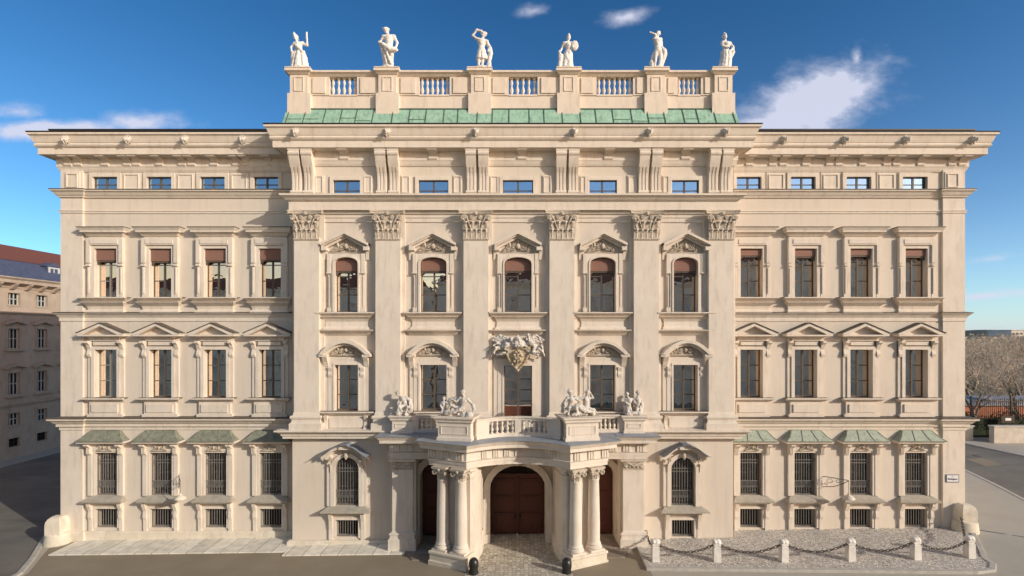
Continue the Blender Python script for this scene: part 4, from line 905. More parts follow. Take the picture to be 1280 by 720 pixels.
# piers, plinths, columns
ANG = math.atan2(1.0, 2.17)
def obl(xc, dc, s): return Matrix.Translation((CX+s*xc, -dc, 0)) @ Matrix.Rotation(s*ANG, 4, 'Z')
for s in (-1, 1):
    pier = [(2.12, 1.10), (2.14, 2.6), (2.42, 4.05), (2.62, 4.18), (4.35, 3.38), (4.2, 3.0), (3.75, 2.2), (3.62, 1.10)]
    pts = [(CX+s*x, -d) for x, d in pier]
    if s < 0: pts = pts[::-1]
    # order so that outside lies on the right of travel
    def ccw(p): return sum(p[i][0]*p[(i+1) % len(p)][1]-p[(i+1) % len(p)][0]*p[i][1] for i in range(len(p))) > 0
    if not ccw(pts): pts = pts[::-1]
    mb = MB(); mb.sweep(pts, [(0, -.3), (.0, EZ0+.07)], True, True, True)
    mb.sweep(pts, [(.10, -.3), (.10, .50), (.06, .56), (.04, .74), (.0, .78)], True)
    mb.sweep(pts, [(.0, 4.62), (.04, 4.66), (.06, 4.80), (.0, 4.84)], True)
    mb.sweep(pts, [(.0, 5.0), (.10, 5.06), (.10, 5.22), (.0, 5.24)], True)
    # sunk panel frame on the passage side
    for (z0, z1) in ((1.0, 4.4),):
        for dd in (1.55, 2.45): xx = CX+s*2.12; mb.box(min(xx, xx-s*.04), max(xx, xx-s*.04), dd-.04, dd+.04, z0, z1)
    P('pier', mb, TR)
    M = obl(3.62, 4.02, s)
    mb = MB(); mb.sweep([(-1.12, -.50), (1.12, -.50), (1.12, .55), (-1.12, .55)], [(.06, -.4), (.06, .16), (0, .20), (0, .50), (.05, .56), (.05, .66), (.02, .69)], True, True, True, M=M); P('column_plinth', mb, LS)
    for t in (-.58, .58):
        Mc = M @ Matrix.Translation((t, -.02, 0))
        mb = MB(); mb.box(-.44, .44, -.44, .44, .69, .80)
        mb.lathe([(.0, .80), (.43, .80), (.46, .86), (.43, .93), (.37, .96), (.36, 1.0), (.40, 1.04), (.37, 1.10), (.345, 1.13), (.335, 1.2), (.335, 2.2), (.315, 3.3), (.285, 4.50), (.31, 4.54), (.31, 4.58), (.28, 4.60), (0, 4.6)], 24)
        c_ = MB().merge(mb, Mc).obj('column', TR, palace, True)
        cp = MB(); cp.lathe([(0, 4.58), (.28, 4.58), (.29, 4.7), (.34, 4.9), (.42, 5.08), (0, 5.08)], 16)
        for row, (zz, hh, ln, nn) in enumerate(((4.60, .26, .12, 8), (4.74, .28, .14, 8))):
            for q in range(nn):
                sub = MB(); leaf(sub, 0, zz, .22, hh, .28+row*.02, ln); cp.merge(sub, Matrix.Rotation(2*math.pi*(q+.5*row)/nn, 4, 'Z'))
        for q in range(4):
            for s2 in (-1, 1):
                sub = MB(); volute(sub, s2*.34, 4.98, .36, .14, s2, .05); cp.merge(sub, Matrix.Rotation(math.pi/2*q, 4, 'Z'))
        cp.box(-.42, .42, -.42, .42, 5.12, 5.18); cp.box(-.46, .46, -.46, .46, 5.182, 5.275); cp.ball((0, -.45, 5.14), (.09, .06, .09), 8, 6)
        MB().merge(cp, Mc).obj('capital', ORN, c_, True)
    # outer pilaster piers
    a, b = sorted((CX+s*6.12, CX+s*7.32)); g0 = gz((a+b)/2)-.3
    mb = MB(); mb.box(a, b, 1.1, 2.2, g0, EZ0+.07); a2, b2 = sorted((CX+s*5.98, CX+s*7.46)); mb.box(a2, b2, 1.1, 2.0, g0, EZ0+.06)
    mb.sweep([(a, -1.1), (a, -2.2), (b, -2.2), (b, -1.1)], [(-.02, g0), (.20, g0), (.20, .62), (.12, .68), (.10, .84), (.16, .88), (.14, .96), (.04, 1.0), (.0, 1.06), (-.02, 1.06)])
    mb.sweep([(a, -1.1), (a, -2.2), (b, -2.2), (b, -1.1)], [(-.02, 5.10), (.14, 5.12), (.20, 5.26), (-.02, 5.265)])
    pp = P('porch_pilaster', mb, TR)
    cp = MB(); cp.box(a-.02, b+.02, 2.15, 2.24, 4.62, 4.70); volute(cp, a+.16, 4.94, 2.26, .15, -1, .05); volute(cp, b-.16, 4.94, 2.26, .15, 1, .05)
    cp.tube([(a+.2, -2.26, 5.05), ((a+b)/2, -2.34, 4.86), (b-.2, -2.26, 5.05)], .06, 6); cp.box(a, b, 2.15, 2.25, 4.72, 5.1)
    for q in range(5): cp.ball((a+.15+(b-a-.3)*q/4, -2.27, 4.82), (.07, .05, .09), 6, 5)
    cp.obj('capital', ORN, pp, True)

# ================================================================== BALUSTRADES
def baluster_mesh(h, r=.085):
    mb = MB(); mb.lathe([(0, 0), (r, 0), (r, h*.08), (r*.5, h*.12), (r*.55, h*.16), (r*1.0, h*.30), (r*.95, h*.38), (r*.45, h*.55), (r*.45, h*.60), (r*.85, h*.75), (r*.5, h*.88), (r*.95, h*.92), (r*.95, h), (0, h)], 10)
    return mb.mesh('baluster', TR, True)
bal_a = baluster_mesh(.66, .10)
def parapet(path, z0, h, wd, n, bmesh_, solid=()):
    """base, rail and balusters along a plan path (list of (x,y))"""
    def off(q):
        return path
    mb = MB()
    for (za, zc, ww) in ((z0, z0+.20, wd), (z0+h-.19, z0+h-.06, wd-.02), (z0+h-.06, z0+h, wd+.08)):
        mb.sweep(path, [(-ww/2, za), (ww/2, za), (ww/2, zc), (-ww/2, zc)])
    b = P('balustrade', mb, TR)
    seg = [math.dist(path[i], path[i+1]) for i in range(len(path)-1)]; tot = sum(seg)
    def at(s_):
        for i, l in enumerate(seg):
            if s_ <= l or i == len(seg)-1: t = s_/l; return tuple(path[i][q]+(path[i+1][q]-path[i][q])*t for q in (0, 1)), math.atan2(path[i+1][1]-path[i][1], path[i+1][0]-path[i][0])
            s_ -= l
    for (f0, f1) in solid:
        (p0, a0), (p1, a1) = at(tot*f0), at(tot*f1); q = MB(); q.sweep([p0, p1], [(-wd*.4, z0+.19), (wd*.4, z0+.19), (wd*.4, z0+h-.18), (-wd*.4, z0+h-.18)]); q.obj('post', TR, b)
    for i in range(n):
        f = (i+.5)/n
        if any(f0-.012 < f < f1+.012 for f0, f1 in solid): continue
        p, a = at(tot*f); link('baluster', bmesh_, b, (p[0], p[1], z0+.19))
    return b
BZ, BH = EZ1+.06, 1.10
bal_b = baluster_mesh(BH-.38, .095)
cen = [(CX+x, -(3.05+.80*(x/2.1)**2)) for x in [-2.35+4.7*i/12 for i in range(13)]]
parapet(cen, BZ, BH, .30, 17, bal_b, [(0, .16), (.84, 1), (.485-.02, .515+.02)])
parapet([(CX-6.3, -1.95), (CX-4.2, -1.95)], BZ, BH-.08, .28, 8, baluster_mesh(BH-.46, .095), [(0, .22), (.97, 1)])
parapet([(CX+4.2, -1.95), (CX+6.3, -1.95)], BZ, BH-.08, .28, 8, baluster_mesh(BH-.46, .095), [(0, .03), (.78, 1)])
def pedestal(M, hx, hy, z0, z1, name='pedestal'):
    mb = MB(); pr = [(.06, z0), (.06, z0+.16), (.0, z0+.20), (.0, z1-.34), (.03, z1-.32), (.10, z1-.24), (.10, z1-.16)]+cyma(.12, z1-.15, .2, z1-.06, 3)+[(.2, z1)]
    mb.sweep([(-hx, -hy), (hx, -hy), (hx, hy), (-hx, hy)], pr, True, True, True, M=M)
    o = P(name, mb, TR)
    q = MB(); a, c = hx-.16, 0; ringpoly(q, [(-a, z0+.34), (-a, z1-.46), (a, z1-.46), (a, z0+.34), (-a, z0+.34)], [(-a+.04, z0+.38), (-a+.04, z1-.5), (a-.04, z1-.5), (a-.04, z0+.38), (-a+.04, z0+.38)], hy-.01, hy+.03); MB().merge(q, M).obj('panel_moulding', TR, o)
PA = R(12)
def pm(s, x, d, ang): return Matrix.Translation((CX+s*x, -d, 0)) @ Matrix.Rotation(s*ang, 4, 'Z')
for s in (-1, 1):
    pedestal(pm(s, 3.33, 3.72, PA), .92, .66, EZ1+.05, 8.02)
    pedestal(pm(s, 6.75, 1.85, 0), .56, .42, EZ1+.03, 7.78)

# ================================================================== ROOF PARAPET
pd = .60; zs0, zs1 = Zp(137.5, pd), Zp(110, pd)
zt0 = Zp(88.5, pd)
hx = Xp(916, pd)-.3; xl = -13.65
mb = MB(); mb.box(xl+.1, 13.35, pd-.5, pd-.08, zs0-1.2, zs0+.92); P('parapet_wall', mb, TR)
piers = [375, 485, 600, 710.5, 819, 903]
gaps = [(411.5, 446), (524, 562), (636, 672), (746, 791.5), (847.5, 876.5)]
PX = [Xp(p, pd) for p in piers]
zc0, zc1 = zs0+.92, zt0-.36
mb = MB(); mb.sweep([(xl, -.1), (xl, -pd), (13.4, -pd), (13.4, -.1)], [(-.5, zc1), (.0, zc1), (.05, zc1+.05), (.14, zc1+.14), (.22, zc1+.18), (.22, zc1+.27), (.18, zc1+.31), (-.5, zc1+.31)]); P('parapet_rail', mb, TR)
bal_c = baluster_mesh(zc1-zc0, .11)
edges = [xl]+[q for g in gaps for q in (Xp(g[0], pd), Xp(g[1], pd))]+[13.4]
for i in range(0, len(edges), 2):
    mb = MB(); mb.box(edges[i]+.003, edges[i+1]-.003, pd-.46, pd-.02, zc0-.002, zc1+.01)
    w_ = P('parapet_block', mb, TR)
for i in range(5):
    x0, x1 = Xp(gaps[i][0], pd), Xp(gaps[i][1], pd); g = MB()
    n = 6 if i in (1, 3) else 5
    if i == 3: n = 7
    par = P('balustrade', g.box(x0, x1, pd-.40, pd-.04, zc0-.04, zc0+.06), TR)
    for q in range(n): link('baluster', bal_c, par, (x0+(x1-x0)*(q+.5)/n, -pd+.24, zc0+.002))
    # raised panels left and right
    for (a, b) in ((PX[i]+.78, x0-.22), (x1+.22, PX[i+1]-.78)):
        if b-a < .3: continue
        m2 = MB(); m2.box(a, b, pd-.03, pd+.05, zc0+.10, zc1-.06); P('parapet_panel', m2, TR)
for i, x in enumerate(PX):
    hw = .54
    mb = MB(); mb.box(x-.70, x+.70, pd-.3, pd+.20, zs0-.5, zc0+.04); mb.box(x-hw, x+hw, pd-.3, pd+.18, zc0, zc1+.1)
    mb.sweep([(x-hw, -pd+.3), (x-hw, -pd-.18), (x+hw, -pd-.18), (x+hw, -pd+.3)], [(-.02, zc1), (.05, zc1+.04), (.16, zc1+.15), (.24, zc1+.19), (.24, zc1+.30), (.2, zc1+.36), (-.5, zc1+.37)], False)
    mb.box(x-.76, x+.76, pd-.55, pd+.42, zc1+.365, zc1+.42)
    o = P('parapet_pier', mb, TR); m2 = MB(); ringpoly(m2, [(x-.30, zc0+.14), (x-.30, zc1-.10), (x+.30, zc1-.10), (x+.30, zc0+.14), (x-.30, zc0+.14)], [(x-.25, zc0+.19), (x-.25, zc1-.15), (x+.25, zc1-.15), (x+.25, zc0+.19), (x-.25, zc0+.19)], pd+.17, pd+.22); m2.obj('panel_moulding', TR, o)
ZST = zc1+.42
# copper skirt
mb = MB(); A = (-13.98, 13.74); za, zb2 = zb+2.05, zs0+.02
mb.add([(A[0], -1.3, za), (A[1], -1.3, za), (A[1]-.14, -pd-.06, zb2), (A[0]+.14, -pd-.06, zb2), (A[0], 1, za), (A[1], 1, za), (A[1]-.14, .3, zb2), (A[0]+.14, .3, zb2)], [(0, 1, 2, 3), (0, 3, 7, 4), (1, 5, 6, 2), (3, 2, 6, 7), (4, 7, 6, 5), (0, 4, 5, 1)])
cs = P('copper_skirt', mb, CU)
mb = MB(); n = 27; rg = random.Random(4)
for i in range(n):
    x = A[0]+.3+(A[1]-A[0]-.6)*i/(n-1)+rg.uniform(-.12, .12); t = .12*(1-2*(x-A[0])/(A[1]-A[0]))
    mb.tube([(x, -1.33, za), (x+t*.9, -pd-.08, zb2+.02)], .022, 4)
    if rg.random() < .3:
        q = rg.uniform(.4, .7); zz = za+(zb2-za)*q; yy = -1.3+(1.3-pd-.06)*q; mb.box(x, x+.95, -yy-.01, -yy+.022, zz-.015, zz+.015)
mb.tube([(A[0]+.22, -pd-.08, zb2+.01), (A[1]-.22, -pd-.08, zb2+.01)], .04, 5)
mb.obj('seam', mat('dark_copper_seam', (.05, .09, .07), (.09, .15, .12), 4, .7), cs)

# ================================================================== SCULPTURE
def fig(mb, J, k=1.0, hair=0, head_r=.135):
    """one carved body from joints: hp (hips), ch (chest), nk, hd, shl/shr, ell/elr, hal/har, hil/hir, knl/knr, anl/anr"""
    g = {a: Vector(b) for a, b in J.items()}
    mb.capsule(g['hp'], g['wa'] if 'wa' in g else (g['hp']+g['ch'])/2, .17*k, .145*k); mb.capsule(g['wa'] if 'wa' in g else (g['hp']+g['ch'])/2, g['ch'], .145*k, .19*k)
    mb.capsule(g['shl'], g['shr'], .105*k, .105*k); mb.capsule(g['ch'], g['nk'], .12*k, .075*k); mb.capsule(g['nk'], g['hd'], .07*k, .07*k)
    d = (g['hd']-g['nk']).normalized(); hc = g['hd']+d*.06*k; fc = Vector(J.get('face', (0, -1, 0))).normalized()
    mb.ball(hc, (head_r*k*.82, head_r*k*.92, head_r*k*1.12)); mb.ball(hc+fc*.115*k-d*.02, (.025*k, .035*k, .04*k), 6, 5); mb.ball(hc+fc*.075*k-d*.10*k, (.055*k, .05*k, .045*k), 6, 5)
    mb.ball(hc-fc*.05*k+d*.04*k, (.125*k, .13*k, .14*k)); 
    if hair == 1: mb.ball(hc-fc*.13*k, .08*k, 8, 6)
    if hair == 2: mb.ball(hc+d*.10*k, (.10*k, .14*k, .09*k)); mb.tube([hc+d*.1*k+fc*.1*k, hc+d*.26*k, hc+d*.16*k-fc*.16*k, hc-fc*.22*k-d*.06*k], [.03*k, .045*k, .05*k, .03*k], 6)
    if hair == 3:
        for q in range(7): a = q*.9; mb.ball(hc+Vector((.12*math.cos(a), .10*math.sin(a), .05)).xyz*k, .05*k, 6, 5)
    for s in 'lr':
        if 'el'+s in g:
            mb.capsule(g['sh'+s], g['el'+s], .082*k, .062*k); mb.capsule(g['el'+s], g['ha'+s], .060*k, .042*k)
            v = (g['ha'+s]-g['el'+s]).normalized(); mb.ball(g['ha'+s]+v*.07*k, (.045*k, .045*k, .07*k))
        if 'kn'+s in g:
            mb.capsule(g['hi'+s], g['kn'+s], .125*k, .085*k); mb.capsule(g['kn'+s], g['an'+s], .085*k, .05*k)
            mb.capsule(g['an'+s], g['an'+s]+Vector((0.02, -.19*k, -.045*k)), .05*k, .04*k)
def robe(mb, hp, foot, w0, w1, n=11, sway=0.0, d0=.20, d1=.26, seed=1):
    """folded drapery falling from the hips"""
    rg = random.Random(seed)
    hp = Vector(hp); foot = Vector(foot)
    mb.capsule(hp, foot+Vector((0, 0, .12)), w0*.8, w1*.82, 12)
    for i in range(n):
        a = 2*math.pi*i/n+rg.uniform(-.15, .15); ca, sa = math.cos(a), math.sin(a)
        p0 = hp+Vector((w0*ca, d0*sa, rg.uniform(-.08, .1))); p1 = hp.lerp(foot, .5)+Vector(((w0+w1)/2*ca*1.05+sway, (d0+d1)/2*sa, 0)); p2 = foot+Vector((w1*ca, d1*sa, .03))
        mb.tube([p0, p0.lerp(p1, .5)+Vector((sway*.3, 0, 0)), p1, p2], [.045, .06, .07, .085], 7)
def base(mb, rx, ry=None, h=.10): mb.lathe([(0, 0), (rx, 0), (rx*1.0, h*.7), (rx*.9, h), (0, h)], 14)
def statue(px, label, build, rz=0, k=1.0, dz=0):
    mb = MB(); build(mb)
    me = remesh(mb, 'statue', MB_, .030, 1, .03, .12)
    o = link('statue', me, None, (Xp(px, pd-.05), -pd+.06, ZST+dz), rz); o.scale = (k*1.22, k*1.2, k)
    return tag(o, label, 'statue', 'white marble statues along the roof parapet')
def st1(mb):
    base(mb, .42)
    fig(mb, dict(hp=(-.02, 0, 1.12), wa=(-.04, -.02, 1.32), ch=(-.08, -.02, 1.56), nk=(-.15, -.03, 1.78), hd=(-.20, -.05, 1.98), shl=(-.28, 0, 1.66), shr=(.12, 0, 1.70), ell=(-.42, -.08, 1.38), hal=(-.36, -.22, 1.12), elr=(.38, -.02, 1.52), har=(.36, -.04, 1.98), face=(-.3, -1, 0)), 1.05, 2)
    mb.capsule((.35, -.04, 2.0), (.36, -.05, 2.36), .06, .045); mb.capsule((-.30, -.02, 2.2), (-.34, 0, 2.40), .09, .03)
    robe(mb, (0, 0, 1.14), (.02, 0, .08), .22, .40, 13, .0, .2, .32, 1)
    mb.tube([(-.30, -.05, 1.6), (-.05, -.24, 1.35), (.20, -.16, 1.05), (.30, .02, .7)], [.07, .09, .08, .1], 7)
    mb.capsule((-.36, -.05, 1.1), (-.32, 0, .2), .10, .16)
def st2(mb):
    base(mb, .40)
    fig(mb, dict(hp=(.02, 0, 1.26), wa=(.04, 0, 1.44), ch=(.03, -.01, 1.72), nk=(-.02, 0, 1.98), hd=(-.08, -.02, 2.16), shl=(-.22, 0, 1.86), shr=(.24, 0, 1.88), ell=(-.36, .02, 1.62), hal=(-.33, -.20, 1.44), elr=(.40, .03, 1.56), har=(.36, -.10, 1.18), hil=(-.09, 0, 1.2), knl=(-.13, -.10, .70), anl=(-.04, -.02, .18), hir=(.12, 0, 1.2), knr=(.16, -.02, .70), anr=(.17, 0, .18), face=(-.6, -1, 0)), 1.08, 3)
    mb.tube([(-.40, -.22, 1.42), (-.18, -.25, 1.28), (.10, -.22, 1.02), (.32, -.12, 1.10), (.40, -.04, 1.02)], [.09, .11, .14, .15, .10], 8)
    mb.tube([(-.34, -.18, 1.38), (-.24, -.10, 1.0), (-.18, .05, .5), (-.12, .1, .12)], [.06, .08, .10, .12], 7); mb.tube([(-.2, -.25, 1.3), (-.06, -.22, .95), (.05, -.16, .6), (.14, -.1, .3)], [.06, .06, .06, .05], 6)
    mb.capsule((.06, .12, .12), (.08, .10, 1.1), .16, .12)
def st3(mb):
    base(mb, .42)
    fig(mb, dict(hp=(.0, 0, 1.22), wa=(.0, 0, 1.42), ch=(.0, -.01, 1.70), nk=(.06, 0, 1.96), hd=(.10, -.01, 2.14), shl=(-.22, 0, 1.90), shr=(.24, 0, 1.78), ell=(-.46, -.02, 2.12), hal=(-.26, -.05, 2.40), elr=(.40, .02, 1.50), har=(.34, -.06, 1.20), hil=(-.10, 0, 1.16), knl=(-.16, -.10, .70), anl=(-.14, 0, .18), hir=(.10, 0, 1.16), knr=(.06, -.04, .68), anr=(.02, 0, .18), face=(-.4, -1, .1)), 1.08, 3)
    mb.capsule((-.26, -.05, 2.42), (-.02, -.04, 2.40), .08, .07)
    mb.tube([(.28, .02, 1.66), (.42, .02, 1.4), (.46, 0, 1.05), (.38, .02, .6), (.36, .02, .12)], [.08, .10, .12, .11, .16], 8)
    robe(mb, (0, .03, 1.18), (.0, .05, .62), .18, .24, 9, .0, .17, .2, 3); mb.capsule((.34, -.05, .12), (.44, -.08, .34), .12, .06)
def st4(mb):
    base(mb, .42)
    fig(mb, dict(hp=(.05, 0, 1.14), wa=(.06, 0, 1.32), ch=(.04, -.01, 1.56), nk=(.02, 0, 1.80), hd=(.04, -.01, 1.98), shl=(-.18, 0, 1.70), shr=(.24, 0, 1.70), ell=(-.30, .02, 1.38), hal=(-.40, -.10, 1.10), elr=(.40, .0, 1.50), har=(.28, -.16, 1.40), hil=(-.05, 0, 1.1), knl=(-.02, -.14, .68), anl=(.04, -.04, .18), hir=(.14, 0, 1.1), knr=(.18, -.04, .66), anr=(.2, 0, .18), face=(.2, -1, 0)), 1.04, 2)
    mb.capsule((.04, 0, 2.16), (.05, .03, 2.34), .08, .03)
    mb.ball((.36, -.16, 1.46), (.20, .07, .34)); mb.capsule((-.42, -.05, .15), (-.34, -.05, .92), .14, .10); mb.tube([(-.46, -.08, 1.2), (-.42, -.08, 1.0), (-.40, 0, .3)], [.05, .08, .1], 7)
    robe(mb, (.04, .04, 1.12), (-.05, .06, .10), .19, .30, 10, -.03, .16, .22, 4)
def st5(mb):
    base(mb, .38)
    fig(mb, dict(hp=(.04, 0, 1.24), wa=(.02, 0, 1.46), ch=(.0, -.01, 1.74), nk=(.0, 0, 2.0), hd=(.03, -.01, 2.20), shl=(-.14, 0, 1.92), shr=(.16, 0, 1.90), ell=(-.12, -.14, 2.10), hal=(-.34, -.18, 2.18), elr=(.24, .04, 1.62), har=(.26, -.02, 1.34), hil=(-.04, 0, 1.2), knl=(-.10, -.06, .70), anl=(-.12, 0, .18), hir=(.12, 0, 1.2), knr=(.16, -.06, .70), anr=(.10, 0, .18), face=(-.5, -1, .1)), 1.0, 1)
    mb.tube([(.22, .02, 1.40), (.34, 0, 1.2), (.36, .0, .95), (.28, .04, .6), (.20, .06, .15)], [.10, .15, .15, .12, .10], 8); mb.tube([(-.10, .06, 1.25), (-.22, .06, .9), (-.28, .05, .5), (-.22, .05, .12)], [.06, .09, .12, .12], 7)
def st6(mb):
    base(mb, .36)
    fig(mb, dict(hp=(.0, 0, 1.14), wa=(.02, 0, 1.32), ch=(.06, -.01, 1.56), nk=(.0, 0, 1.80), hd=(-.02, -.01, 1.98), shl=(-.14, 0, 1.70), shr=(.22, 0, 1.66), ell=(-.16, -.08, 1.42), hal=(.04, -.18, 1.30), elr=(.42, .0, 1.44), har=(.26, -.10, 1.18), face=(.1, -1, 0)), 1.0, 2)
    mb.capsule((-.02, 0, 2.14), (-.02, 0, 2.28), .08, .05)
    robe(mb, (.02, 0, 1.16), (-.04, 0, .08), .19, .26, 11, .04, .17, .22, 6); mb.tube([(.40, 0, 1.4), (.40, -.02, 1.1), (.28, -.06, .8), (.12, -.1, .5)], [.07, .10, .09, .07], 7)
statue(375, 'robed statue with one arm raised straight up, on the left corner of the roof parapet', st1, k=.98)
statue(485.5, 'half draped male statue with one arm hanging, above the second parapet pier from the left', st2, k=1.10)
statue(602, 'half draped statue bending an arm over its own head, on the roof parapet', st3, k=1.0)
statue(709.5, 'helmeted statue holding a small round shield to its chest, on the roof parapet', st4, k=.97)
statue(821.5, 'slender nude statue pointing an arm sideways at head height, on the roof parapet', st5, k=1.0)
statue(906.5, 'slim robed statue, hand on hip, on the right corner of the roof parapet', st6, k=1.0)

# groups over the porch
def group(name, label, build, M, z):
    mb = MB(); build(mb); me = remesh(mb, name, SC, .032, 1, .05, .10)
    o = link(name, me, None); o.matrix_world = M @ Matrix.Translation((0, 0, z)); return tag(o, label, 'sculpture', 'carved figure groups on the porch pedestals')
def rocks(mb, w_, dep, seed, h=.22, n=16):
    rg = random.Random(seed)
    for _ in range(n): mb.ball((rg.uniform(-w_, w_), rg.uniform(-dep, dep), .06+rg.uniform(0, h*.5)), (rg.uniform(.12, .26), rg.uniform(.12, .22), rg.uniform(.08, h)), 8, 6)
def g_big_left(mb):
    rocks(mb, .85, .42, 1)
    fig(mb, dict(hp=(.20, 0, .38), wa=(.28, -.02, .60), ch=(.34, -.02, .84), nk=(.34, -.02, 1.06), hd=(.30, -.04, 1.24), shl=(.14, -.02, .96), shr=(.54, 0, .96), elr=(.82, -.02, .66), har=(.90, -.08, .28), ell=(-.06, -.12, .80), hal=(-.28, -.16, .92), hil=(.12, -.1, .36), knl=(-.36, -.22, .62), anl=(-.62, -.22, .20), hir=(.22, .1, .34), knr=(-.20, .0, .80), anr=(-.46, .02, .34), face=(-.6, -1, 0)), 1.0, 3)
    for i in range(5): mb.tube([(.5-.1*i, -.30, .66-.05*i), (.22-.1*i, -.40, .42-.04*i), (-.1-.1*i, -.42, .24), (-.42-.06*i, -.40, .14)], [.05, .07, .07, .05], 6)
    fig(mb, dict(hp=(-.78, -.05, .36), ch=(-.80, -.05, .64), nk=(-.80, -.06, .80), hd=(-.79, -.08, .90), shl=(-.92, -.05, .72), shr=(-.68, -.05, .72), ell=(-.98, -.14, .54), hal=(-.86, -.22, .42), elr=(-.54, -.16, .66), har=(-.36, -.20, .72), hil=(-.86, -.08, .34), knl=(-.88, -.2, .22), anl=(-.92, -.2, .10), hir=(-.7, -.08, .34), knr=(-.64, -.22, .26), anr=(-.6, -.2, .10)), .72, 3)
    mb.tube([(.1, .1, .7), (-.2, .12, .95), (-.5, .1, .86), (-.62, .05, .7)], [.14, .13, .12, .09], 8); mb.tube([(.6, .05, .85), (.88, 0, .62), (.95, -.02, .3), (.8, -.1, .12)], [.08, .10, .11, .12], 7)
def g_big_right(mb):
    rocks(mb, .9, .42, 2)
    fig(mb, dict(hp=(-.52, 0, .46), wa=(-.46, -.02, .68), ch=(-.44, -.04, .90), nk=(-.46, -.06, 1.10), hd=(-.50, -.08, 1.26), shl=(-.66, 0, 1.0), shr=(-.22, -.05, 1.0), ell=(-.84, -.05, .76), hal=(-.82, -.18, .46), elr=(-.06, -.16, .86), har=(.16, -.18, 1.02), hil=(-.62, -.1, .44), knl=(-.66, -.34, .50), anl=(-.70, -.34, .12), hir=(-.4, -.1, .44), knr=(-.26, -.36, .52), anr=(-.16, -.34, .12), face=(.5, -1, 0)), 1.0, 3)
    fig(mb, dict(hp=(.46, 0, .40), wa=(.46, 0, .62), ch=(.42, -.02, .86), nk=(.44, -.02, 1.06), hd=(.48, -.04, 1.20), shl=(.24, 0, .96), shr=(.62, 0, .96), ell=(.06, -.08, .98), hal=(-.14, -.10, 1.06), elr=(.84, -.04, .98), har=(.72, -.08, 1.18), hil=(.36, -.1, .38), knl=(.04, -.28, .44), anl=(.0, -.30, .10), hir=(.56, -.1, .36), knr=(.84, -.18, .34), anr=(1.02, -.2, .10), face=(-.4, -1, .2)), 1.0, 3)
    mb.tube([(-.2, -.1, 1.0), (0, -.12, 1.12), (.2, -.1, 1.02)], [.05, .04, .05], 6)
    for i in range(4): mb.tube([(-.3+.2*i, -.30, .7-.08*i), (0+.16*i, -.40, .45-.05*i), (.3+.14*i, -.40, .22)], [.05, .08, .06], 6)
    mb.ball((0, 0, .42), (.34, .3, .3)); mb.tube([(.06+.2*math.cos(a), -.32, .34+.2*math.sin(a)) for a in [2*math.pi*q/10 for q in range(11)]], .045, 6); mb.tube([(-.7, .1, .9), (-.9, .05, .6), (-.92, 0, .2)], [.1, .12, .14], 7)
def g_small_left(mb):
    rocks(mb, .42, .3, 3, .2, 9)
    fig(mb, dict(hp=(.18, 0, .52), wa=(.16, -.04, .70), ch=(.04, -.10, .92), nk=(-.08, -.16, 1.10), hd=(-.20, -.20, 1.24), shl=(-.12, -.05, 1.0), shr=(.22, -.1, 1.02), ell=(-.24, -.2, .74), hal=(-.22, -.3, .46), elr=(.42, -.14, .86), har=(.44, -.22, .60), hil=(.08, -.1, .48), knl=(-.14, -.34, .56), anl=(-.26, -.32, .14), hir=(.28, -.08, .48), knr=(.34, -.36, .50), anr=(.22, -.34, .12), face=(-.7, -1, -.3)), 1.05, 3)
    mb.tube([(.2, 0, 1.0), (.42, .02, .9), (.5, 0, .55), (.46, 0, .12)], [.09, .12, .13, .14], 7); mb.tube([(-.1, -.2, .8), (-.1, -.34, .5), (.05, -.36, .2)], [.05, .07, .07], 6)
def g_small_right(mb):
    rocks(mb, .45, .28, 4, .16, 9)
    fig(mb, dict(hp=(-.28, 0, .44), wa=(-.26, 0, .62), ch=(-.24, -.03, .84), nk=(-.30, -.05, 1.02), hd=(-.36, -.07, 1.16), shl=(-.40, 0, .92), shr=(-.08, 0, .92), ell=(-.46, -.12, .72), hal=(-.30, -.22, .62), elr=(.06, -.06, .82), har=(.02, -.12, .60), hil=(-.34, -.03, .42), knl=(-.34, -.16, .26), anl=(-.36, -.1, .10), hir=(-.2, 0, .42), knr=(-.14, -.12, .26), anr=(-.12, -.05, .10), face=(-.5, -1, 0)), .92, 3)
    fig(mb, dict(hp=(.30, 0, .46), wa=(.30, 0, .66), ch=(.26, -.03, .90), nk=(.26, -.04, 1.10), hd=(.28, -.06, 1.24), shl=(.10, 0, .98), shr=(.44, 0, .98), ell=(.04, -.14, .78), hal=(.16, -.22, .66), elr=(.52, -.06, .78), har=(.46, -.18, .58), hil=(.22, -.03, .44), knl=(.18, -.18, .28), anl=(.18, -.1, .10), hir=(.38, 0, .44), knr=(.42, -.14, .28), anr=(.42, -.06, .10), face=(.3, -1, .2)), .96, 3)
    mb.tube([(.4, .05, 1.0), (.54, .05, .7), (.5, .03, .2)], [.08, .10, .12], 7); mb.tube([(-.44, .05, .8), (-.5, .05, .5), (-.46, .03, .15)], [.06, .08, .10], 7)
group('figure_group', 'reclining draped figure with a small child, on the large pedestal left of the porch centre', g_big_left, pm(-1, 3.33, 3.72, PA), 8.0)
group('figure_group', 'two seated figures with arms linked, on the large pedestal right of the porch centre', g_big_right, pm(1, 3.33, 3.72, PA), 8.0)
group('figure_group', 'single crouching figure leaning over, on the small pedestal at the left end of the porch', g_small_left, pm(-1, 6.78, 1.85, 0), 7.76)
group('figure_group', 'two small figures side by side on the small pedestal at the right porch end', g_small_right, pm(1, 6.78, 1.85, 0), 7.76)

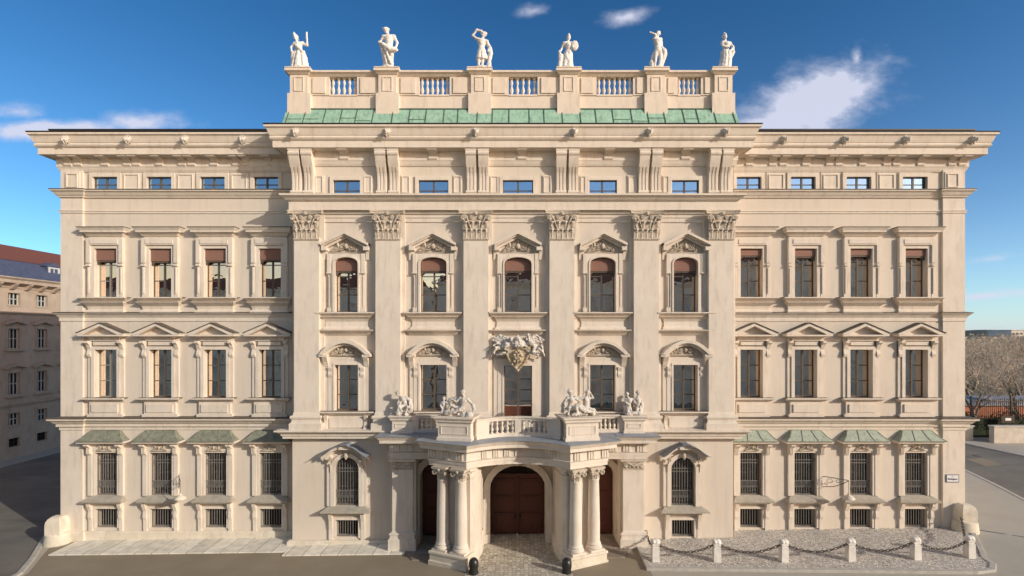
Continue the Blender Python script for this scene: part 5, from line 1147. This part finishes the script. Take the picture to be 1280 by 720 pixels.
# coat of arms over the middle window
x = CB[2]; zc = Zp(434, DC+.5); dA = DC+.12
mb = MB()
fig(mb, dict(hp=(-.95, -.25, .0), ch=(-.68, -.34, .18), nk=(-.52, -.38, .30), hd=(-.42, -.42, .42), shl=(-.66, -.40, .10), shr=(-.60, -.25, .34), ell=(-.78, -.46, -.12), hal=(-.50, -.5, -.2), elr=(-.4, -.3, .5), har=(-.2, -.34, .42), hil=(-1.0, -.25, -.05), knl=(-1.30, -.40, -.02), anl=(-1.4, -.34, -.34), hir=(-1.0, -.2, .1), knr=(-1.2, -.3, .25), anr=(-1.45, -.3, .1), face=(.5, -1, 0)), .95, 3)
fig(mb, dict(hp=(1.0, -.25, .05), ch=(.78, -.34, .25), nk=(.66, -.38, .42), hd=(.62, -.42, .62), shl=(.64, -.25, .3), shr=(.86, -.4, .26), ell=(.5, -.4, .06), hal=(.3, -.46, .1), elr=(1.1, -.4, .38), har=(1.34, -.34, .30), hil=(1.0, -.25, .0), knl=(.9, -.5, -.25), anl=(1.25, -.4, -.3), hir=(1.1, -.2, 0), knr=(1.4, -.36, .1), anr=(1.5, -.3, -.35), face=(-.4, -1, .1)), .95, 3)
rg = random.Random(12)
for s in (-1, 1):
    for q in range(6): mb.tube([(s*.3, -.2, -.05+.1*q), (s*(.7+.08*q), -.16, .1+.12*q), (s*(1.1+.10*q), -.10-.02*q, .15+.05*q)], [.08, .09, .04], 6)
    mb.tube([(s*1.2, -.3, -.05), (s*1.45, -.35, -.25), (s*1.62, -.3, -.62)], [.10, .07, .03], 6)
    mb.tube([(s*.5, -.3, -.2), (s*.9, -.4, -.35), (s*1.3, -.35, -.5)], [.1, .1, .05], 6)
for q in range(14): mb.ball((rg.uniform(-.55, .55), -.3+rg.uniform(-.1, .1), rg.uniform(.0, .5)), rg.uniform(.08, .16), 8, 6)
mb.ball((0, -.3, .2), (.5, .28, .30)); mb.ball((0, -.4, .50), (.22, .2, .16)); mb.ball((0, -.4, .68), .07, 6, 5); mb.box(-1.2, 1.2, -.05, .12, -.2, .4)
me = remesh(mb, 'coat_of_arms', SC, .030, 1, .07, .09); ca = link('coat_of_arms', me, palace, (x-.02, -dA, zc)); ca.scale = (1.0, 1.45, 1.0)
mb = MB(); out = [(0, -1.30), (.16, -1.12), (.42, -.85), (.62, -.40), (.72, .0), (.60, .05), (.4, -.05), (.2, .04), (0, -.02)]
poly = [(-a, b) for a, b in out[::-1]][:-1]+out
poly = out+[(-a, b) for a, b in out[-2:0:-1]]
mb.prism(poly, 'y', .10, .34); mb.ball((0, -.34, -.5), (.34, .14, .42), 12, 8)
for s in (-1, 1):
    mb.tube([(s*a, -.36, b) for a, b in out], .055, 6); volute(mb, s*.60, .02, .36, .16, s, .06); volute(mb, s*.44, -.78, .34, .12, -s, .045)
    for q in range(4): mb.ball((s*(.12+.08*(q % 2)), -.48, -.22-.18*q), (.07, .05, .08), 6, 5)
mb.box(-.02, .02, .40, .50, -1.0, -.08); mb.box(-.4, .4, .40, .47, -.50, -.46); mb.ball((0, -.34, -1.30), .10, 8, 6)
mb.obj('shield', GOLD, ca, True, (0, 0, -.06))

# ================================================================== WALL LAMPS AND STREET SIGN
def lamp(px, py, label):
    x, z = Xp(px, .05), Zp(py, .05)
    t = thing('wall_lamp', label, 'lamp', (x, -.02, z), group='iron bracket lamps on the wing walls')
    mb = MB(); L_ = 1.25
    mb.box(-.03, .03, -.02, .05, -.50, .42)
    e = (L_*.72, -L_*.95)
    P_ = lambda f, zz: (e[0]*f, e[1]*f-.05, zz)
    mb.tube([P_(0, .30), P_(.5, .34), P_(1, .36)], .026, 5); mb.tube([P_(0, -.36), P_(.45, -.20), P_(.8, .10), P_(1, .34)], .024, 5)
    for (c, zc_, r) in ((.3, .08, .17), (.62, .17, .13), (.16, -.14, .10)):
        mb.tube([P_(c+r*.7*math.cos(a)*(1-.09*a/3), zc_+r*(1-.10*a)*math.sin(a)) for a in [k*.7 for k in range(11)]], .017, 4)
    mb.obj('bracket', IRON, t)
    mb = MB(); mb.tube([P_(1, .36), P_(1, -.42)], .018, 5); mb.obj('chain', IRON, t)
    c = P_(1, 0); mb = MB(); mb.lathe([(.0, -.40), (.05, -.40), (.08, -.50), (.22, -.58), (.34, -.70), (.345, -.73), (.30, -.70), (.16, -.63), (0, -.62)], 18, c=(c[0], c[1])); mb.ball((c[0], c[1], -.70), (.11, .11, .13), 10, 8); mb.obj('lamp_shade', LS, t, True)
lamp(223, 601, 'iron bracket lamp with white shade on the left wing wall')
lamp(1027, 601, 'iron bracket lamp with white shade on the right wing wall')
t = thing('street_sign', 'white enamel street name sign with dark border on the right corner of the palace', 'sign', (Xp(1190.5, .15), -.15, Zp(598, .15)))
mb = MB(); mb.box(-.40, .40, 0, .02, -.24, .24); mb.obj('border', BLUE, t)
mb = MB(); mb.box(-.365, .365, .02, .025, -.205, .205); mb.obj('plate', ENAM, t)
def text(s_, size, loc, m, par, name='lettering', font_w=None):
    c = bpy.data.curves.new(name, 'FONT'); c.body = s_; c.size = size; c.align_x = 'CENTER'; c.align_y = 'CENTER'; c.extrude = .002; c.offset = .004
    o = bpy.data.objects.new('tmp', c); COL.objects.link(o); bpy.context.view_layer.update()
    me = bpy.data.meshes.new_from_object(o.evaluated_get(bpy.context.evaluated_depsgraph_get())); bpy.data.objects.remove(o)
    me.materials.clear(); me.materials.append(m); o = link(name, me, par, loc); o.rotation_euler = (R(90), 0, 0); return o
text('Bankgasse', .155, (0, -.028, -.03), BLUE, t); text('1.,', .09, (0, -.028, .12), BLUE, t)

# ================================================================== BOLLARDS, CHAINS, GUARD STONES
def bollard_parts():
    mb = MB(); mb.sweep([(-.19, -.19), (.19, -.19), (.19, .19), (-.19, .19)], [(.03, -.1), (.0, .0), (-.01, .78), (-.04, .80), (-.04, .84)], True, True, True); sh = mb.mesh('shaft', BST)
    mb = MB(); mb.sweep([(-.18, -.17), (.18, -.17), (.18, .17), (-.18, .17)], [(-.03, .83), (.0, .86), (.0, .98), (-.03, 1.06), (-.09, 1.10)], True, True, True); mb.ball((-.12, -.04, 1.06), (.14, .19, .13), 10, 7); mb.ball((.06, .03, 1.02), (.21, .23, .17), 12, 8); hd = mb.mesh('head', BST, True)
    return sh, hd
bsh, bhd = bollard_parts()
BOL = [(7.75, -4.15), (11.02, -4.3), (14.6, -4.4), (18.2, -4.4), (21.75, -4.35), (24.75, -4.25)]
names = ['first from the porch, at the corner of the pebble strip', 'second from the porch, below the arched window', 'third from the porch, below the first window of the right wing', 'fourth from the porch, below the second window of the right wing', 'fifth from the porch, below the third window of the right wing', 'last one, beside the rounded corner of the kerb']
for (bx, by), nm in zip(BOL, names):
    o = thing('stone_bollard', 'pale stone bollard '+nm, 'bollard', (bx, by, gz(bx)+.09), random.uniform(-.06, .06), 'stone bollards joined by chains')
    link('shaft', bsh, o); link('head', bhd, o)
def chain(a, b, sag, label, n=18):
    a = Vector(a); b = Vector(b); mb = MB(); pts = []
    for i in range(n+1):
        t = i/n; p = a.lerp(b, t); p.z -= sag*4*t*(1-t); pts.append(p)
    for i in range(n):
        c = (pts[i]+pts[i+1])/2; d = (pts[i+1]-pts[i]); L_ = d.length*.5+.03; d.normalize(); s = d.cross(Vector((0, 0, 1))).normalized(); v = s.cross(d)
        w_ = (s if i % 2 else v)
        mb.tube([c+d*L_*math.cos(q)+w_*.06*math.sin(q) for q in [2*math.pi*k/8 for k in range(9)]], .024, 5)
    return tag(mb.obj('chain', FLASH), label, 'chain', 'iron chains between the stone bollards')
for i in range(5):
    (x0, y0), (x1, y1) = BOL[i], BOL[i+1]
    o = chain((x0+.15, y0, gz(x0)+.98), (x1-.15, y1, gz(x1)+.98), .42, 'sagging iron chain between bollard %s and bollard %s counted from the porch' % (('one', 'two', 'three', 'four', 'five')[i], ('two', 'three', 'four', 'five', 'six')[i]))
chain((BOL[0][0], BOL[0][1]+.15, 1.05), (CX+7.5, -2.0, 1.0), .35, 'short iron chain running back from the first bollard to the porch', 12)
chain((BOL[5][0], BOL[5][1]+.15, 1.35), (27.4, -.75, 1.3), .35, 'iron chain running back from the last bollard to the palace corner', 18)
def guard(loc, s, label):
    t = thing('guard_stone', label, 'guard stone', loc, group='stone guard blocks at the palace corners')
    mb = MB(); r = .62
    mb.sweep([(r*math.cos(a), r*.85*math.sin(a)) for a in [2*math.pi*q/20 for q in range(20)]], [(.10, -.3), (.10, .10), (.04, .62), (-.02, .68)], True, True, True); mb.obj('foot_block', LS, t, True)
    mb = MB(); mb.sweep([(s*x if s > 0 else s*x, y) for x, y in ([(-.48, -.42), (.36, -.50), (.52, -.1), (.52, .45), (-.48, .45)] if s > 0 else [(-.48, -.42), (.36, -.50), (.52, -.1), (.52, .45), (-.48, .45)][::-1])], [(0, .66), (0, 1.25), (-.03, 1.45), (-.12, 1.60), (-.24, 1.68)], True, True, True); mb.obj('upper_block', LS, t, False)
guard((-28.05, -.45, gz(-28)), -1, 'large pale guard stone at the left street corner of the palace')
guard((27.85, -.45, gz(28)), 1, 'large pale guard stone at the right street corner of the palace')
for (bx, by, lb) in ((-2.05, -5.18, 'black iron ball bollard in front of the left column pair'), (2.82, -5.22, 'black iron ball bollard in front of the right column pair')):
    mb = MB(); mb.lathe([(0, -.1), (.24, -.1), (.26, .05), (.22, .20), (.25, .35), (.26, .52), (.22, .68), (.13, .78), (0, .81)], 18)
    o = mb.obj('ball_bollard', BLK, None, True, (bx, by, 0)); tag(o, lb, 'bollard', 'black iron bollards before the porch')
mb = MB(); mb.box(-.05, .05, -.1, .1, 0, .10); mb.ball((0, 0, .10), .06, 8, 6); o = mb.obj('door_stop', LS, None, False, (CX-.02, -.22, .0)); tag(o, 'tiny pale stone door stop on the sill of the main gate', 'door stop')

# ================================================================== NEIGHBOUR ON THE LEFT
nb = thing('corner_house', 'old pink grey house with red and slate mansard roof across the left side street', 'house', (-52, 0, -.4), R(90))
def N_(name, mb, m, par=nb, smooth=False): return mb.obj(name, m, par, smooth)
ops = []; NWX = [5.6+3.15*i for i in range(14)]
HN = 18.3+.4
lev = [(16.0-.55, 17.1-.2, .62), (12.3, 13.7, .62), (8.0+.3, 10.1, .62), (4.6, 6.2, .62), (2.1, 2.9, .6)]
lev = [(15.95, 17.2, .66), (11.4, 13.5, .62), (6.6, 8.9, .62), (3.4, 4.7, .62), (1.2, 2.1, .60)]
for wx in NWX:
    for (z0, z1, hw) in lev: ops.append((wx-hw, wx+hw, z0, z1, 0, .3))
mb = MB(); wall(mb, -4, 52, -1, HN, 0, ops); mb.box(-4, 52, -.45, -.4, -1, HN); mb.box(-4, -3.8, -14, 0, -1, HN); mb.box(51.8, 52, -14, 0, -1, HN); mb.box(-4, 52, -14.2, -14, -1, HN); N_('wall', mb, PINK)
def npth(): return [(-4, 14), (-4, 0), (52, 0), (52, 14)]
mb = MB(); mb.sweep(npth(), [(-.05, HN-1.0), (.06, HN-1.0), (.12, HN-.8), (.3, HN-.7), (.8, HN-.5), (.8, HN-.2), (1.0, HN+.0), (1.0, HN+.1), (-.05, HN+.1)])
mb.sweep(npth(), [(-.05, 15.0), (.08, 15.0), (.2, 15.15), (.2, 15.25), (-.05, 15.3)]); mb.sweep(npth(), [(-.05, 5.4), (.1, 5.4), (.2, 5.6), (.2, 5.7), (-.05, 5.75)])
for zz in [2.4+.5*i for i in range(6)]: mb.sweep(npth(), [(-.05, zz), (.04, zz+.02), (.04, zz+.42), (-.05, zz+.44)]) if False else None
N_('cornice', mb, PINK)
for i in range(34):
    m2 = MB(); xx = -3+1.6*i; m2.prism([(0, HN-1.15), (.25, HN-1.1), (.75, HN-.62), (.75, HN-.5), (0, HN-.5)], 'x', xx-.18, xx+.18); N_('bracket', m2, PINK)
for wx in NWX:
    for li, (z0, z1, hw) in enumerate(lev):
        f = MB(); ringpoly(f, [(wx-hw-.14, z0-.12), (wx-hw-.14, z1+.14), (wx+hw+.14, z1+.14), (wx+hw+.14, z0-.12), (wx-hw-.14, z0-.12)], [(wx-hw, z0), (wx-hw, z1), (wx+hw, z1), (wx+hw, z0), (wx-hw, z0)], -.01, .07)
        if li in (1, 2):
            for s in (-1, 1): f.prism([(wx, z1+1.0), (wx, z1+.72), (wx+s*1.15, z1+.42), (wx+s*1.15, z1+.66)], 'y', 0, .42)
            f.box(wx-1.0, wx+1.0, 0, .3, z0-.22, z0-.1)
        w_ = N_('window', f, PINK)
        g = MB(); 
        for q in (-1, -.33, .33, 1): g.box(wx+q*(hw-.04)-.035, wx+q*(hw-.04)+.035, -.28, -.2, z0, z1)
        for q in (0, .5, .98): g.box(wx-hw, wx+hw, -.28, -.2, z0+(z1-z0)*q-.02, z0+(z1-z0)*q+.05)
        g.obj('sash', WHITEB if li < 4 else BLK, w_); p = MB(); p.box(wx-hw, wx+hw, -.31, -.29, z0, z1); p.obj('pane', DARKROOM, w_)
mb = MB()
mb.add([(-4.9, -.9, HN+.1), (52.9, -.9, HN+.1), (52, 1.3, HN+2.1), (-4, 1.3, HN+2.1)], [(0, 1, 2, 3)]); mb.add([(-4.9, 15, HN+.1), (52.9, 15, HN+.1), (52, 13, HN+2.1), (-4, 13, HN+2.1), (-4.9, -.9, HN+.1), (-4, 1.3, HN+2.1), (52.9, -.9, HN+.1), (52, 1.3, HN+2.1)], [(0, 1, 2, 3), (4, 5, 3, 0), (6, 1, 2, 7)])
N_('slate_roof', mb, SLATE)
mb = MB(); mb.add([(-4, 1.2, HN+2.08), (52, 1.2, HN+2.08), (46, 7, HN+4.6), (2, 7, HN+4.6), (-4, 13, HN+2.08), (52, 13, HN+2.08)], [(0, 1, 2, 3), (4, 3, 2, 5), (0, 3, 4), (1, 5, 2)]); N_('tiled_roof', mb, TILE)
for wx in (18.6, 26.4, 34):
    f = MB(); f.box(wx-.85, wx+.85, -1.8, .0-.35, HN+.5, HN+1.9); d_ = N_('dormer', f, SLATE); g = MB(); ringpoly(g, [(wx-.7, HN+.6), (wx-.7, HN+1.8), (wx+.7, HN+1.8), (wx+.7, HN+.6), (wx-.7, HN+.6)], [(wx-.5, HN+.75), (wx-.5, HN+1.65), (wx+.5, HN+1.65), (wx+.5, HN+.75), (wx-.5, HN+.75)], -.36, -.28); g.box(wx-.04, wx+.04, -.36, -.3, HN+.7, HN+1.7); g.obj('dormer_frame', WHITEB, d_)
    g = MB(); g.add([(wx-1.0, .3, HN+1.88), (wx+1.0, .3, HN+1.88), (wx+1.0, 2.4, HN+1.95), (wx-1.0, 2.4, HN+1.95), (wx, .3, HN+2.35), (wx, 2.6, HN+2.35)], [(0, 1, 4), (0, 4, 5, 3), (1, 2, 5, 4)]); g.obj('dormer_roof', SLATE, d_)
ch = MB(); ch.box(10.4, 11.4, -5.5, -4.5, HN+3, HN+5.6); ch.box(10.3, 11.5, -5.6, -4.4, HN+5.6, HN+5.75); N_('chimney', ch, WHITEB)

# ================================================================== OPPOSITE HOUSES (seen in the window panes)
def opposite(x0, x1, h, m, nst, pitch, lab, y=-60.0):
    t = thing('street_house', lab, 'house', (0, y, 0), R(180))
    a, b = -x1, -x0; ops = []; st = h/(nst+.4); nx = int((b-a)/pitch)
    for i in range(nx):
        for j in range(nst): wx = a+pitch*(i+.5); z0 = .8+st*j; ops.append((wx-.6, wx+.6, z0+.2, z0+st*.62+.2, 0, .25))
    mb = MB(); wall(mb, a, b, -1, h, 0, ops); mb.box(a, b, -8, -.3, -1, h-.1); mb.obj('wall', m, t)
    mb = MB(); mb.sweep([(a, 8), (a, 0), (b, 0), (b, 8)], [(-.05, h-.8), (.1, h-.7), (.5, h-.3), (.5, h), (-.05, h+.02)]); 
    for j in range(1, nst): mb.sweep([(a, 0.01), (b, 0.01)], [(-.02, .6+st*j), (.12, .6+st*j), (.16, .7+st*j), (-.02, .75+st*j)])
    mb.obj('cornice', m, t)
    mb = MB(); mb.add([(a-.3, -.4, h), (b+.3, -.4, h), (b+.3, 9, h), (a-.3, 9, h), (a+4, 4.3, h+2.8), (b-4, 4.3, h+2.8)], [(0, 1, 5, 4), (2, 3, 4, 5), (0, 4, 3), (1, 2, 5)]); mb.obj('roof', TILE, t)
    if nx*nst <= 96:
        for o in ops: g = MB(); ringpoly(g, [(o[0]-.12, o[2]-.1), (o[0]-.12, o[3]+.14), (o[1]+.12, o[3]+.14), (o[1]+.12, o[2]-.1)], [(o[0], o[2]), (o[0], o[3]), (o[1], o[3]), (o[1], o[2])], -.01, .08); xx = (o[0]+o[1])/2; g.box(xx-.04, xx+.04, -.2, -.14, o[2], o[3]); zz = (o[2]+o[3])/2; g.box(o[0], o[1], -.2, -.14, zz-.03, zz+.03); g.obj('window', WHITEB, t)
opposite(-90, -14, 20.5, GREYB, 4, 3.2, 'beige house opposite the left wing, mirrored in its windows'); opposite(-13.5, 36, 21.8, GREYB, 4, 3.4, 'tall house opposite the porch, mirrored in the middle windows'); opposite(37, 95, 25.5, GREYB, 4, 3.6, 'long beige house opposite the right street corner')

# ================================================================== RIGHT BACKGROUND
G3 = gz(30)
t = thing('brick_shed', 'low flat roofed orange brick building beyond the hedge and the bare trees', 'building', (0, 0, G3))
mb = MB(); mb.box(58, 110, -45, -36.5, -.2, 2.6); mb.obj('wall', BRICK, t)
mb = MB(); mb.box(57.6, 110.4, -45.4, -36.2, 2.6, 2.85); mb.box(66, 72, -43, -38, 2.85, 3.1); mb.obj('roof', LEAD, t)
t = thing('garden_wall', 'low pale concrete wall of thick blocks along the far side of the right street', 'wall', (0, 0, G3))
for i, (x0, x1, y0) in enumerate(((53.6, 62, 25), (62.3, 72, 25), (51.0, 52.6, 26.5), (49.3, 50.6, 28))):
    mb = MB(); mb.box(x0, x1, -y0-.6, -y0, -.2, 1.75-(.2 if i > 1 else 0)); mb.box(x0-.08, x1+.08, -y0-.7, -y0+.1, 1.76-(.2 if i > 1 else 0), 1.9-(.2 if i > 1 else 0)); mb.obj('wall_block', CONC, t)
rg = random.Random(5)
mb = MB()
for i in range(5200):
    x = rg.uniform(47, 72); dy = rg.uniform(-.7, .7); z = rg.uniform(.9, 2.75+.35*math.sin(x*1.1)); c = Vector((x, 28.6+dy, G3+z)); v = [Vector((rg.gauss(0, 1), rg.gauss(0, 1), rg.gauss(0, 1))).normalized()*rg.uniform(.08, .18) for _ in range(3)]
    mb.add([c+v[0], c+v[1], c+v[2]], [(0, 1, 2)])
mb.box(47, 72, -29.0, -28.2, G3, G3+2.1)
o = mb.obj('hedge', HEDGE); tag(o, 'dark clipped hedge behind the low concrete wall', 'hedge')
t = thing('iron_fence', 'tall black iron bar fence in front of the brick building', 'fence', (0, 0, G3)); mb = MB()
for i in range(60): x = 56.5+.25*i; mb.box(x-.03, x+.03, -31.03, -30.97, 1.2, 4.1+(.25 if i % 8 == 0 else 0))
mb.obj('bars', BLK, t); mb = MB(); mb.box(56.4, 71.5, -31.05, -30.95, 3.8, 3.9); mb.box(56.4, 71.5, -31.05, -30.95, 1.3, 1.4)
mb.obj('rail', BLK, t)
for x in (56.4, 61.3, 66.3): mb = MB(); mb.box(x-.09, x+.09, -31.1, -30.9, .0, 4.5); mb.obj('post', BLK, t)
t = thing('notice_plate', 'small white notice plate on a black board in the hedge by the fence', 'sign', (57.4, 27.4, G3+2.25)); mb = MB(); mb.box(-.75, .75, 0, .05, -.45, .4); mb.obj('board', BLK, t); mb = MB(); mb.box(-.32, .35, .05, .07, -.15, .15); mb.obj('plate', ENAM, t)
for x in (-.5, .5): mb = MB(); mb.box(x-.03, x+.03, -.06, -.01, -2.25, .3); mb.obj('post', BLK, t)
# bare trees
def tree_mesh(seed, H, levels=6):
    rg = random.Random(seed); mb = MB(); tw = MB()
    def grow(p, d, L, r, lv):
        n = 3; pts = [p]; rr = [r]; q = d.copy()
        for i in range(n):
            q = (q+Vector((rg.gauss(0, .13), rg.gauss(0, .13), rg.gauss(.03, .08)))).normalized(); pts.append(pts[-1]+q*L/n); rr.append(r*(1-.35*(i+1)/n))
        mb_t = mb if lv < 3 else tw
        mb_t.tube(pts, rr, 5 if lv < 2 else 3)
        if lv >= levels:
            for _ in range(4):
                c = pts[-1]+Vector((rg.gauss(0, .30), rg.gauss(0, .30), rg.gauss(0, .26))); v = [Vector((rg.gauss(0, 1), rg.gauss(0, 1), rg.gauss(0, 1))).normalized()*rg.uniform(.03, .075) for _ in range(3)]
                tw.add([c+v[0], c+v[1], c+v[2]], [(0, 1, 2)])
            return
        for k in range(3 if lv < 5 else 2):
            ax = Vector((rg.gauss(0, 1), rg.gauss(0, 1), rg.gauss(0, .4))).normalized(); nd = (q+ax*rg.uniform(.5, .95)+Vector((0, 0, .08))).normalized()
            st = pts[-1] if k < 2 else pts[2]
            grow(st, nd, L*rg.uniform(.62, .82), rr[-1]*(.72 if k else .85), lv+1)
    grow(Vector((0, 0, 0)), Vector((0, 0, 1)), H*.27, H*.026, 0)
    return mb.mesh('trunk', BARK, False, False), tw.mesh('crown', BUD, False, False)
protos = [tree_mesh(s, 9.5, 6) for s in (11, 12, 13)]
TL = [(31.0, .905, .95, 'nearest bare tree with a forked trunk beside the palace corner'), (34.5, .985, .95, 'bare tree rising behind the iron fence'), (48, .925, 1.0, 'bare tree behind the left part of the brick building'), (51, .97, 1.0, 'bare tree behind the middle of the brick building'), (56, .995, 1.05, 'bare tree at the right edge behind the brick building'), (60, .895, 1.05, 'bare tree in the park, second row, close to the palace corner'), (66, .95, 1.1, 'bare tree in the park, middle of the second row'), (72, .99, 1.1, 'bare tree in the park, right end of the second row'),
       (80, .90, 1.15, 'bare tree in the park, third row, close to the palace corner'), (86, .94, 1.15, 'bare tree in the park, middle of the third row'), (90, .985, 1.2, 'bare tree in the park, right end of the third row'), (104, .915, 1.25, 'bare tree in the far park, left of the two behind the third row'), (112, .965, 1.25, 'bare tree in the far park, right of the two behind the third row'), (128, .90, 1.3, 'farthest bare tree of the park, close to the palace corner'), (136, .94, 1.3, 'farthest bare tree of the park, below the reddish building'), (142, .985, 1.3, 'farthest bare tree of the park, below the pale long building')]
TR_ = [((y+32)*q, y, k, lb) for (y, q, k, lb) in TL]
for i, (x, y, k, lb) in enumerate(TR_):
    tm, cm_ = protos[i % 3]; t = thing('bare_tree', lb, 'tree', (x, y, G3-.2), i*1.3, 'leafless trees beyond the brick building'); t.scale = (k*1.35, k*1.35, k*1.22)
    link('trunk', tm, t); link('crown', cm_, t)
# far park wood as one mass
mb = MB(); rg = random.Random(8)
for i in range(16000):
    y = rg.uniform(150, 350); x = (y+32)*rg.uniform(.84, 1.06); h = 10.0+1.6*math.sin(x*.07)+1.2*math.sin(x*.23+y*.1); c = Vector((x, y, rg.uniform(1, h)))
    v = [Vector((rg.gauss(0, 1), rg.gauss(0, 1), rg.gauss(0, 1))).normalized()*rg.uniform(.4, .95) for _ in range(3)]; mb.add([c+v[0], c+v[1], c+v[2]], [(0, 1, 2)])
o = mb.mesh('far_wood', BUD, False, False); link('far_wood', o, None, label='distant brown park wood below the hills', category='wood', kind='stuff')
def far_block(name, label, x0, x1, y, h, m, fl, nb_, roof=None):
    t = thing(name, label, 'building', (0, 0, 0)); mb = MB(); mb.box(x0, x1, -y-20, -y, -1, h); mb.obj('wall', m, t)
    for j in range(fl):
        mb = MB(); zz = h*(.25+.72*j/fl)
        for i in range(nb_): xx = x0+(x1-x0)*(i+.5)/nb_; w_ = (x1-x0)/nb_*.32; mb.box(xx-w_, xx+w_, -y, -y+.15, zz, zz+h/fl*.38)
        mb.obj('window_row', SASH, t)
    mb = MB(); mb.box(x0-.6, x1+.6, -y-20.5, -y+.6, h, h+.5); mb.obj('roof', roof or m, t)
far_block('office_block', 'long pale building far away at the right edge under the hills', 391.5, 460, 370, 15.6, WHITEB, 4, 22)
far_block('brick_block', 'low reddish building left of the pale far building', 379, 391, 368, 8.4, mat('far_brick', (.42, .24, .19), (.48, .28, .22), .1, .9), 2, 8, roof=SLATE)
sheet('park_ground', [(52.3, 30), (900, 30), (900, 1400), (60, 1400), (52.3, 120)], .02, GRASS)

mb = MB(); mb.lathe([(0, 0), (.36, 0), (.36, .012), (.33, .016), (0, .016)], 24)
o = mb.obj('manhole_cover', FLASH, None, False, (46.2, 19, gz(46)+.006)); tag(o, 'round iron manhole cover in the right side road', 'manhole cover')
sheet('asphalt_patch', [(43.4, 15), (45.4, 15.4), (45.9, 18), (44.1, 17.8)], .008, ASPH)
